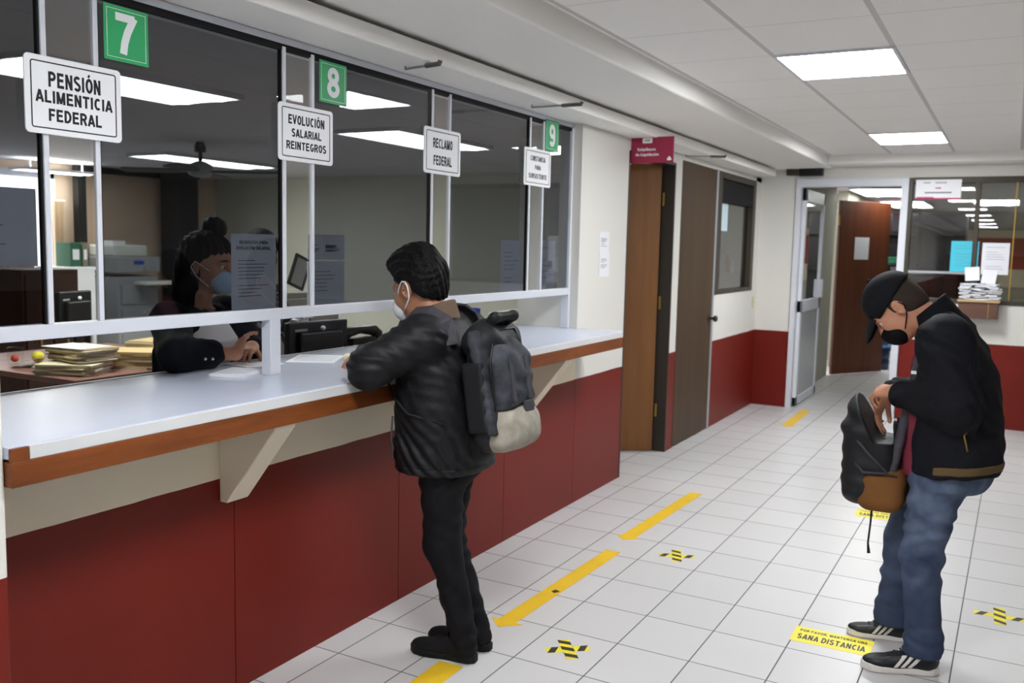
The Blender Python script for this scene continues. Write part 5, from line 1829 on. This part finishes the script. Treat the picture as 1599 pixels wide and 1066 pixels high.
# ============ man with the cap looking into his bag
m2 = thing('person', (-.25, 3.83, 0), 'person in black cap, mask, jacket and blue jeans bending over an open bag', 'person')
HC2 = V3(-.385, 3.815, 1.390)
HR2 = frame((-.62, -.03, -.79), (-.79, 0, .62))
HM2 = Matrix(HR2)
LS2, RS2 = V3(-.20, 3.635, 1.285), V3(-.235, 4.03, 1.285)
LE2, RE2 = V3(-.150, 3.590, 1.060), V3(-.20, 4.06, 1.05)
LW2, RW2 = V3(-.355, 3.690, 1.085), V3(-.415, 3.89, 1.05)
hl2, hr2 = V3(-.185, 3.735, .83), V3(-.205, 3.925, .83)
kl2, kr2 = V3(-.235, 3.72, .46), V3(-.315, 3.95, .46)
al2, ar2 = V3(-.205, 3.727, .09), V3(-.345, 3.985, .09)
hf2 = s_frame(head_field(), HC2, HR2)
body2 = s_uni([s_near(hf2, HC2, .17), s_cap(HC2 + HM2 @ Vector((-.035, 0, -.045)), V3(-.245, 3.83, 1.33), .056, .064),
               s_loft([(.80, -.20, 3.83, .10, .15), (1.0, -.21, 3.83, .10, .14), (1.2, -.215, 3.83, .09, .15), (1.33, -.225, 3.83, .06, .10)]),
               s_cap(LS2, LE2, .045, .040), s_cap(LE2, LW2, .040, .027), s_cap(RS2, RE2, .045, .040), s_cap(RE2, RW2, .040, .027),
               s_cap(hl2, kl2, .07, .05), s_cap(kl2, al2, .048, .034), s_cap(hr2, kr2, .07, .05), s_cap(kr2, ar2, .048, .034),
               hand_parts(LW2, (-.80, .45, -.10), (-.25, -.35, .9), -1, curl=(.55, .65, .7, .75), thumb_out=.5),
               hand_parts(RW2, (-.30, -.20, -.92), (-.75, -.35, .30), 1, curl=(.35, .4, .45, .5), thumb_out=.5)], .022)
sdf_obj('body', body2, (-.62, 3.5, .02), (-.02, 4.14, 1.56), M_SKIN2, m2, .0055)
eyes(HC2, HR2, m2, .004)
def loc2(*v):
    return HC2 + HM2 @ Vector(v)
BX = (HC2 - V3(.25, .25, .25), HC2 + V3(.25, .25, .25))
# cropped hair below the cap
h2 = s_off(s_uni([s_ell((-.014, 0, .030), (.099, .078, .090)), s_ell((-.05, 0, -.015), (.062, .068, .075))], .02), .001)
h2 = s_int(h2, s_plane((.018, 0, 0), (1, 0, .0)), .01)
h2 = s_int(h2, s_plane((-.05, 0, -.058), (.25, 0, -1)), .012)
for s in (1, -1):
    h2 = s_sub(h2, s_ell((-.010, s * .084, -.010), (.026, .02, .036)), .006)
    h2 = s_sub(h2, s_ell((.022, s * .08, -.062), (.04, .04, .05)), .012)
sdf_obj('hair', s_frame(h2, HC2, HR2), BX[0], BX[1], M_HAIRSHORT, m2, .0045)
# cap: crown, visor, button
cp = s_uni([s_ell((-.012, 0, .048), (.112, .092, .098))], .02)
cp = s_int(cp, s_plane((0, 0, .030), (-.22, 0, -1)), .006)
cp = s_sub(cp, s_frame(head_field(), (0, 0, 0), ((1, 0, 0), (0, 1, 0), (0, 0, 1))), .004)
cw = sdf_obj('cap', s_frame(cp, HC2, HR2), BX[0], BX[1], M_JACKET2, m2, .0045)
vs_ = s_int(s_ell((.020, 0, 0), (.088, .080, .034)), s_ell((.012, 0, -.125), (.20, .125, .150)), .004)
vs_ = s_sub(vs_, s_ell((.012, 0, -.135), (.20, .125, .153)), .003)
vs_ = s_int(vs_, s_plane((.004, 0, 0), (-1, 0, 0)), .004)
vs_ = s_frame(vs_, (.078, 0, .034), frame((.90, 0, -.44)))
sdf_obj('visor', s_frame(vs_, HC2, HR2), BX[0], BX[1], M_JACKET2, cw, .0035)
MB().sphere(loc2(-.012, 0, .147), .010, 8).build('button', M_JACKET2, cw, smooth=True)
# black mask
mk2 = s_uni([s_ell((.068, 0, -.056), (.052, .058, .058)), s_ell((.098, 0, -.042), (.024, .022, .036))], .02)
mk2 = s_int(mk2, s_plane((.044, 0, -.03), (-1, 0, .15)), .006)
mk2 = s_int(mk2, s_plane((.08, 0, -.016), (.25, 0, 1)), .006)
mo2 = sdf_obj('face_mask', s_frame(mk2, HC2, HR2), BX[0], BX[1], M_MASKK, m2, .004)
for s in (1, -1):
    MB().tube([loc2(-.026, s * .082, .012), loc2(-.032, s * .080, -.012), loc2(-.012, s * .072, -.042), loc2(.036, s * .057, -.075)], .0022, 6).build('ear_loop', M_MASKK, mo2, smooth=True)
# jeans
tr2 = s_uni([s_loft([(.74, -.185, 3.83, .125, .185), (.95, -.19, 3.83, .125, .175)], 2.2), s_cap(hl2, kl2, .102, .074), s_cap(kl2, al2 + V3(0, 0, .02), .072, .062),
             s_cap(hr2, kr2, .102, .074), s_cap(kr2, ar2 + V3(0, 0, .02), .072, .062), s_ell((-.10, 3.83, .80), (.09, .15, .11))], .03)
tr2 = s_int(tr2, s_plane((0, 0, .062), (0, 0, -1)), .006)
tr2 = s_fold(tr2, .0042, [((.35, .1, 1), .10, .4), ((-.5, .4, .9), .065, 1.0)])
stack = s_uni([s_cap(al2 + V3(.0, 0, .0), al2 + V3(0, 0, .05), .070), s_cap(ar2, ar2 + V3(0, 0, .05), .070)], .01)
tr2 = s_int(s_uni([tr2, s_fold(stack, .006, [((.2, 0, 1), .05, 0)])], .02), s_plane((0, 0, .074), (0, 0, -1)), .005)
sdf_obj('jeans', tr2, (-.46, 3.58, .03), (-.02, 4.08, .98), M_DENIM, m2, .0065)
shoe('sneaker', (-.415, 3.655, 0), (-.150, 3.738, 0), m2, M_LEATHER, M_SOLE, stripes=True)
shoe('sneaker', (-.515, 3.965, 0), (-.275, 4.005, 0), m2, M_LEATHER, M_SOLE, stripes=True)
# maroon T-shirt
ts = s_loft([(.76, -.215, 3.83, .120, .165), (1.0, -.225, 3.83, .115, .165), (1.2, -.215, 3.83, .105, .165), (1.30, -.225, 3.83, .075, .12)], 2.2)
ts = s_fold(ts, .004, [((0, .3, 1), .09, 0)])
sdf_obj('t_shirt', ts, (-.40, 3.62, .72), (-.05, 4.06, 1.34), M_MAROONSHIRT, m2, .0065)
# open black jacket
J2 = s_uni([s_loft([(.765, -.150, 3.83, .160, .215), (.85, -.148, 3.83, .168, .222), (1.0, -.152, 3.83, .160, .222), (1.15, -.165, 3.83, .145, .225), (1.25, -.185, 3.83, .125, .205), (1.33, -.205, 3.83, .085, .13)], 2.4),
            s_cap(LS2, LE2, .095, .080), s_cap(LE2, LE2 + (LW2 - LE2) * .86, .076, .052), s_cap(RS2, RE2, .095, .080), s_cap(RE2, RE2 + (RW2 - RE2) * .80, .076, .052),
            s_cap(V3(-.21, 3.83, 1.31), LS2, .08, .09), s_cap(V3(-.21, 3.83, 1.31), RS2, .08, .09)], .04)
J2 = s_sub(J2, s_cap(V3(-.245, 3.83, 1.26), HC2 + HM2 @ Vector((-.03, 0, -.05)), .068, .068), .01)
J2 = s_sub(J2, s_uni([s_box((-.36, 3.81, 1.05), (.118, .115, .40), .03)], .02), .01)
J2 = s_int(J2, s_plane((0, 0, .800), (.08, 0, -1)), .008)
# keep the sleeves that pass in front of the opening
SL2 = s_uni([s_cap(LS2, LE2, .088, .078), s_cap(LE2, LE2 + (LW2 - LE2) * .86, .074, .052), s_cap(RS2, RE2, .088, .078), s_cap(RE2, RE2 + (RW2 - RE2) * .80, .074, .052)], .02)
J2 = s_uni([J2, SL2], .02)
J2 = s_fold(J2, .0038, [((.2, .2, 1), .12, .3), ((.6, .5, .6), .08, 1.2), ((-.8, .3, .5), .11, 2.2)])
j2 = sdf_obj('jacket', J2, (-.46, 3.44, .72), (.08, 4.20, 1.44), M_JACKET2, m2, .0065)
# stand collar
cA, cB = V3(-.215, 3.83, 1.31), V3(-.290, 3.825, 1.405)
ax_ = (cB - cA).normalized()
co = s_sub(s_cap(cA, cB, .092, .086), s_cap(cA - ax_ * .02, cB + ax_ * .1, .070, .070), .004)
co = s_int(co, s_plane(cB - ax_ * .01, ax_ + V3(-.25, 0, .1)), .004)
co = s_int(co, s_plane(cA, -ax_), .006)
co = s_int(co, s_plane((-.305, 0, 1.34), (-1, 0, -.25)), .004)
sdf_obj('collar', co, cA - V3(.16, .16, .08), cB + V3(.16, .16, .12), M_JACKET2, j2, .005)
hb = s_int(s_off(J2, .003), s_box((-.15, 3.83, .818), (.30, .30, .016), 0, frame((1, 0, .10))), .003)
hb = s_int(hb, s_plane((-.21, 0, 0), (-1, 0, 0)), .002)
sdf_obj('hem_band', hb, (-.4, 3.5, .72), (.1, 4.1, .86), M_RIB, j2, .005)
z = project_out([V3(-.13, 3.60, 1.02), V3(-.115, 3.60, .96), V3(-.10, 3.60, .90)], J2, .002)
MB().tube(z, .0035, 6).build('pocket_zip', M_BRASS, j2, smooth=True)
for W_, E_ in ((LW2, LE2), (RW2, RE2)):
    c0 = E_ + (W_ - E_) * .84
    c1 = E_ + (W_ - E_) * .96
    MB().tube([c0, c1], [.052, .046], 20).build('cuff', M_JACKET2, j2, smooth=True)

# bag held open in front of him
bg = thing('backpack', (-.43, 3.83, .60), 'open black backpack with tan lower pocket held by the man in the cap', 'backpack')
KC = V3(-.425, 3.815, .825)
kb = s_uni([s_box((-.015, 0, -.03), (.105, .135, .18), .075), s_ell((-.045, 0, .12), (.075, .13, .13))], .05)
kb = s_fold(kb, .0045, [((.5, .2, 1), .10, .3), ((-.6, .2, .8), .075, 1.2)])
# open mouth: a wedge cut from the top
wedge = s_int(s_plane((.075, 0, 0), (1, 0, .12)), s_plane((.020, 0, .02), (-1, 0, -.50)), .004)
wedge = s_int(wedge, s_plane((.04, 0, .055), (0, 0, -1)), .01)
kb = s_sub(kb, wedge, .008)
sdf_obj('main_bag', lambda P: kb(P - A(*KC)), KC - V3(.25, .25, .32), KC + V3(.25, .25, .36), M_PACKK, bg, .006)
back = s_uni([s_box((.100, .0, .14), (.018, .115, .27), .016, frame((1, 0, -.16)))], .01)
bk = sdf_obj('back_panel', lambda P: back(P - A(*KC)), KC - V3(.25, .25, .32), KC + V3(.3, .25, .50), M_STRAP, bg, .006)
MB().obox(KC + V3(.132, -.116, .335), .018, .003, .006, Matrix.Rotation(0, 3, 'Z')).build('label', M_SIGN, bk)
pk_ = s_uni([s_box((.03, 0, -.135), (.088, .142, .085), .055), s_ell((.04, 0, -.105), (.090, .13, .095))], .03)
pk_ = s_int(pk_, s_plane((-.055, 0, -.1), (-1, 0, .25)), .012)
sdf_obj('tan_pocket', lambda P: pk_(P - A(*KC)), KC - V3(.25, .25, .32), KC + V3(.25, .25, .2), M_BROWNFAB, bg, .006)
MB().tube([KC + V3(-.10, -.12, .10), KC + V3(-.02, -.145, .02), KC + V3(.06, -.14, -.06), KC + V3(.09, -.12, -.07)], .005, 6).build('zip', M_STRAP, bg, smooth=True)
MB().tube([KC + V3(-.075, -.125, -.02), KC + V3(-.03, -.148, -.06), KC + V3(.05, -.150, -.055)], .005, 6).build('zip', M_STRAP, bg, smooth=True)
MB().tube([KC + V3(.0, -.05, -.215), KC + V3(.0, -.06, -.27), KC + V3(-.005, -.06, -.36), KC + V3(.0, -.058, -.40)], [.005, .004, .004, .007], 6).build('hanging_strap', M_PACKK, bg, smooth=True)
MB().tube([KC + V3(.14, -.03, .395), KC + V3(.125, -.03, .435), KC + V3(.125, .03, .435), KC + V3(.14, .03, .395)], .008, 8).build('top_handle', M_PACKK, bg, smooth=True)

# ============ official in a dark blazer behind the glass
of = thing('person', (-3.0, 2.72, 0), 'person in dark blazer, white shirt and blue mask behind the glass, elbow on the counter', 'person')
HC3 = V3(-2.93, 2.735, 1.492)
HR3 = frame((.965, .22, -.12), (.1, 0, 1))
HM3 = Matrix(HR3)
RS3, LS3 = V3(-2.955, 2.545, 1.27), V3(-3.03, 2.90, 1.28)
RE3, LE3 = V3(-2.72, 2.375, 1.166), V3(-2.92, 2.99, 1.12)
RW3, LW3 = V3(-2.640, 2.590, 1.156), V3(-2.79, 2.83, 1.150)
hf3 = s_frame(head_field(), HC3, HR3)
body3 = s_uni([s_near(hf3, HC3, .17), s_cap(HC3 + HM3 @ Vector((-.025, 0, -.05)), V3(-2.985, 2.72, 1.32), .046, .054),
               s_loft([(.50, -3.10, 2.72, .12, .17), (.85, -3.06, 2.72, .095, .14), (1.0, -3.04, 2.72, .08, .115), (1.2, -2.995, 2.72, .085, .145), (1.31, -2.985, 2.72, .06, .10)]),
               s_cap(RS3, RE3, .042, .036), s_cap(RE3, RW3, .036, .024), s_cap(LS3, LE3, .042, .036), s_cap(LE3, LW3, .036, .024),
               s_cap(V3(-3.05, 2.64, .55), V3(-2.86, 2.62, .42), .08, .06), s_cap(V3(-2.86, 2.62, .42), V3(-2.90, 2.62, .06), .05, .035),
               s_cap(V3(-3.05, 2.80, .55), V3(-2.86, 2.82, .42), .08, .06), s_cap(V3(-2.86, 2.82, .42), V3(-2.90, 2.82, .06), .05, .035),
               hand_parts(RW3, (-.28, .62, .50), (-.55, -.35, .70), 1, curl=(.22, .26, .3, .35), thumb_out=.6, sc=.94),
               hand_parts(LW3, (.35, -.75, -.1), (0, 0, 1), 1, curl=(.3, .35, .4, .45), sc=.94)], .022)
sdf_obj('body', body3, (-3.25, 2.28, .02), (-2.52, 3.14, 1.65), M_SKIN2, of, .0058)
eyes(HC3, HR3, of)
h3 = s_uni([s_ell((-.022, 0, .042), (.112, .096, .098)), s_ell((-.065, 0, -.03), (.075, .100, .10)), s_ell((-.075, .0, -.12), (.065, .105, .11)), s_ell((-.07, -.02, -.20), (.055, .09, .07))], .03)
h3 = s_sub(h3, s_box((.135, 0, -.04), (.075, .2, .105), .02, frame((1, 0, .18))), .02)
h3 = s_sub(h3, s_ell((.055, .075, -.03), (.055, .05, .075)), .015)
h3 = s_sub(h3, s_ell((.055, -.075, -.03), (.055, .05, .075)), .015)
h3 = s_sub(h3, s_ell((-.006, -.090, -.012), (.022, .022, .032)), .008)
h3 = s_fold(h3, .004, [((.3, 1, .1), .03, 0), ((1, .2, .2), .04, 1)])
BX3 = (HC3 - V3(.28, .28, .34), HC3 + V3(.25, .25, .25))
hr3 = sdf_obj('hair', s_frame(h3, HC3, HR3), BX3[0], BX3[1], M_HAIR, of, .005)
bun = s_fold(s_ell((-.03, .055, .148), (.052, .052, .050)), .003, [((1, .3, .4), .03, 0)])
sdf_obj('hair_bun', s_frame(bun, HC3, HR3), BX3[0], BX3[1], M_HAIR, hr3, .005)
mk3 = s_uni([s_ell((.070, 0, -.052), (.056, .060, .060)), s_ell((.098, 0, -.040), (.028, .026, .036))], .02)
mk3 = s_int(mk3, s_plane((.040, 0, -.03), (-1, 0, .12)), .006)
mk3 = s_int(mk3, s_plane((.08, 0, -.012), (.2, 0, 1)), .006)
mk3 = s_fold(mk3, .0012, [((0, 0, 1), .014, 0)])
mo3 = sdf_obj('face_mask', s_frame(mk3, HC3, HR3), BX3[0], BX3[1], M_MASKB, of, .004)
for s in (1, -1):
    q = [HC3 + HM3 @ Vector(v) for v in ((.052, s * .055, -.024), (.02, s * .074, -.002), (-.012, s * .086, .016), (-.03, s * .086, -.01), (-.008, s * .076, -.045), (.04, s * .056, -.082))]
    MB().tube(q, .002, 6).build('ear_loop', M_MASKW, mo3, smooth=True)
sh3 = s_loft([(.80, -3.045, 2.72, .110, .155), (1.0, -3.015, 2.72, .105, .140), (1.18, -2.965, 2.72, .120, .16), (1.29, -2.985, 2.72, .075, .12)], 2.2)
sdf_obj('shirt', s_fold(sh3, .003, [((.2, .5, 1), .08, 0)]), (-3.2, 2.5, .76), (-2.78, 2.95, 1.34), M_SHIRT, of, .0065)
bz = s_uni([s_loft([(.78, -3.06, 2.72, .135, .185), (1.0, -3.03, 2.72, .125, .170), (1.18, -2.99, 2.72, .125, .19), (1.26, -2.995, 2.72, .10, .175), (1.32, -2.99, 2.72, .07, .11)], 2.3),
            s_cap(RS3, RE3, .078, .062), s_cap(RE3, RE3 + (RW3 - RE3) * .55, .060, .050), s_cap(LS3, LE3, .078, .062), s_cap(LE3, LE3 + (LW3 - LE3) * .6, .060, .048)], .035)
bz = s_sub(bz, s_cap(V3(-2.985, 2.72, 1.26), HC3, .062, .062), .01)
front = s_ell((-2.80, 2.765, 1.10), (.14, .085, .30))
bz = s_sub(bz, front, .012)
bz = s_uni([bz, s_cap(RS3, RE3, .072, .060), s_cap(RE3, RE3 + (RW3 - RE3) * .55, .060, .050)], .02)
bz = s_int(bz, s_plane(RE3 + (RW3 - RE3) * .62, (RW3 - RE3).normalized()), .003) if False else bz
bz = s_fold(bz, .003, [((.3, .3, 1), .08, 0), ((.8, .4, .4), .06, 1)])
b3 = sdf_obj('blazer', bz, (-3.25, 2.28, .74), (-2.56, 3.14, 1.40), M_BLAZER, of, .0062)
c_ = project_out([RE3 + (RW3 - RE3) * .45 + V3(.05, -.04, -.01), RE3 + (RW3 - RE3) * .58 + V3(.05, -.04, -.012)], bz, .001)
for p in c_:
    MB().sphere(p, .007, 8).build('cuff_button', M_CHROME, b3, smooth=True)
MB().tube([V3(-3.05, 2.60, .62), V3(-2.90, 2.60, .58), V3(-2.84, 2.62, .46), V3(-2.88, 2.62, .08)], [.11, .10, .075, .06], 14).build('trouser_leg', M_BLAZER, of, smooth=True)
MB().tube([V3(-3.05, 2.84, .62), V3(-2.90, 2.84, .58), V3(-2.84, 2.82, .46), V3(-2.88, 2.82, .08)], [.11, .10, .075, .06], 14).build('trouser_leg', M_BLAZER, of, smooth=True)
for y in (2.62, 2.82):
    shoe('shoe', (-2.78, y, 0), (-2.98, y, 0), of, M_SHOEK, M_SHOEK)

# ============ second official, mostly hidden by the notice
o2 = thing('person', (-3.64, 3.78, 0), 'person in black and white patterned blouse behind the glass, face hidden by the notice', 'person')
HC4 = V3(-3.62, 3.752, 1.523)
HR4 = frame((.93, -.35, -.12), (.1, 0, 1))
HM4 = Matrix(HR4)
RS4, LS4 = V3(-3.62, 3.58, 1.245), V3(-3.68, 3.92, 1.245)
RE4, LE4 = V3(-3.48, 3.45, 1.06), V3(-3.60, 3.98, 1.02)
RW4, LW4 = V3(-3.26, 3.40, .98), V3(-3.42, 3.85, .93)
body4 = s_uni([s_near(s_frame(head_field(), HC4, HR4), HC4, .17), s_cap(HC4 + HM4 @ Vector((-.025, 0, -.05)), V3(-3.66, 3.752, 1.31), .046, .054),
               s_loft([(.50, -3.74, 3.752, .12, .17), (.85, -3.70, 3.752, .095, .14), (1.2, -3.665, 3.752, .085, .14), (1.30, -3.66, 3.752, .06, .10)]),
               s_cap(RS4, RE4, .042, .036), s_cap(RE4, RW4, .036, .024), s_cap(LS4, LE4, .042, .036), s_cap(LE4, LW4, .036, .024),
               s_cap(V3(-3.72, 3.67, .55), V3(-3.64, 3.66, .06), .07, .04), s_cap(V3(-3.72, 3.83, .55), V3(-3.64, 3.83, .06), .07, .04),
               hand_parts(RW4, (.80, -.52, -.12), (0, 0, 1), 1, curl=(.25, .3, .35, .4), sc=.94),
               hand_parts(LW4, (.4, -.8, -.1), (0, 0, 1), 1, sc=.94)], .022)
sdf_obj('body', body4, (-3.95, 3.15, .02), (-2.98, 4.1, 1.68), M_SKIN, o2, .0065)
eyes(HC4, HR4, o2)
h4 = s_uni([s_ell((-.022, 0, .045), (.108, .092, .095)), s_ell((-.06, 0, -.03), (.07, .088, .09))], .03)
h4 = s_sub(h4, s_box((.135, 0, -.04), (.075, .2, .105), .02, frame((1, 0, .18))), .02)
sdf_obj('hair', s_frame(h4, HC4, HR4), HC4 - V3(.25, .25, .25), HC4 + V3(.25, .25, .25), M_HAIR, o2, .006)
bl4 = s_uni([s_loft([(.78, -3.72, 3.752, .125, .175), (1.0, -3.695, 3.752, .115, .155), (1.2, -3.665, 3.752, .115, .17), (1.30, -3.66, 3.752, .07, .11)], 2.2), s_cap(RS4, RE4, .062, .055), s_cap(RE4, RE4 + (RW4 - RE4) * .55, .054, .048), s_cap(LS4, LE4, .062, .055)], .03)
bl4 = s_sub(bl4, s_cap(V3(-3.66, 3.752, 1.25), HC4, .058, .058), .01)
sdf_obj('blouse', s_fold(bl4, .003, [((.2, .4, 1), .07, 0)]), (-3.92, 3.2, .74), (-3.1, 4.12, 1.36), M_ZEBRA, o2, .0065)
sk4 = s_uni([s_cap(V3(-3.72, 3.67, .75), V3(-3.65, 3.66, .10), .11, .065), s_cap(V3(-3.72, 3.83, .75), V3(-3.65, 3.83, .10), .11, .065)], .03)
sdf_obj('trousers', sk4, (-3.9, 3.48, .03), (-3.5, 4.05, .9), M_NAVY, o2, .008)
cf = s_cap(RE4 + (RW4 - RE4) * .45, RE4 + (RW4 - RE4) * .85, .050, .044)
sdf_obj('sleeve_cuff', cf, (-3.55, 3.25, .85), (-3.15, 3.6, 1.15), M_NAVY, o2, .006)
for y in (3.66, 3.83):
    shoe('shoe', (-3.52, y, 0), (-3.74, y, 0), o2, M_SHOEK, M_SHOEK)
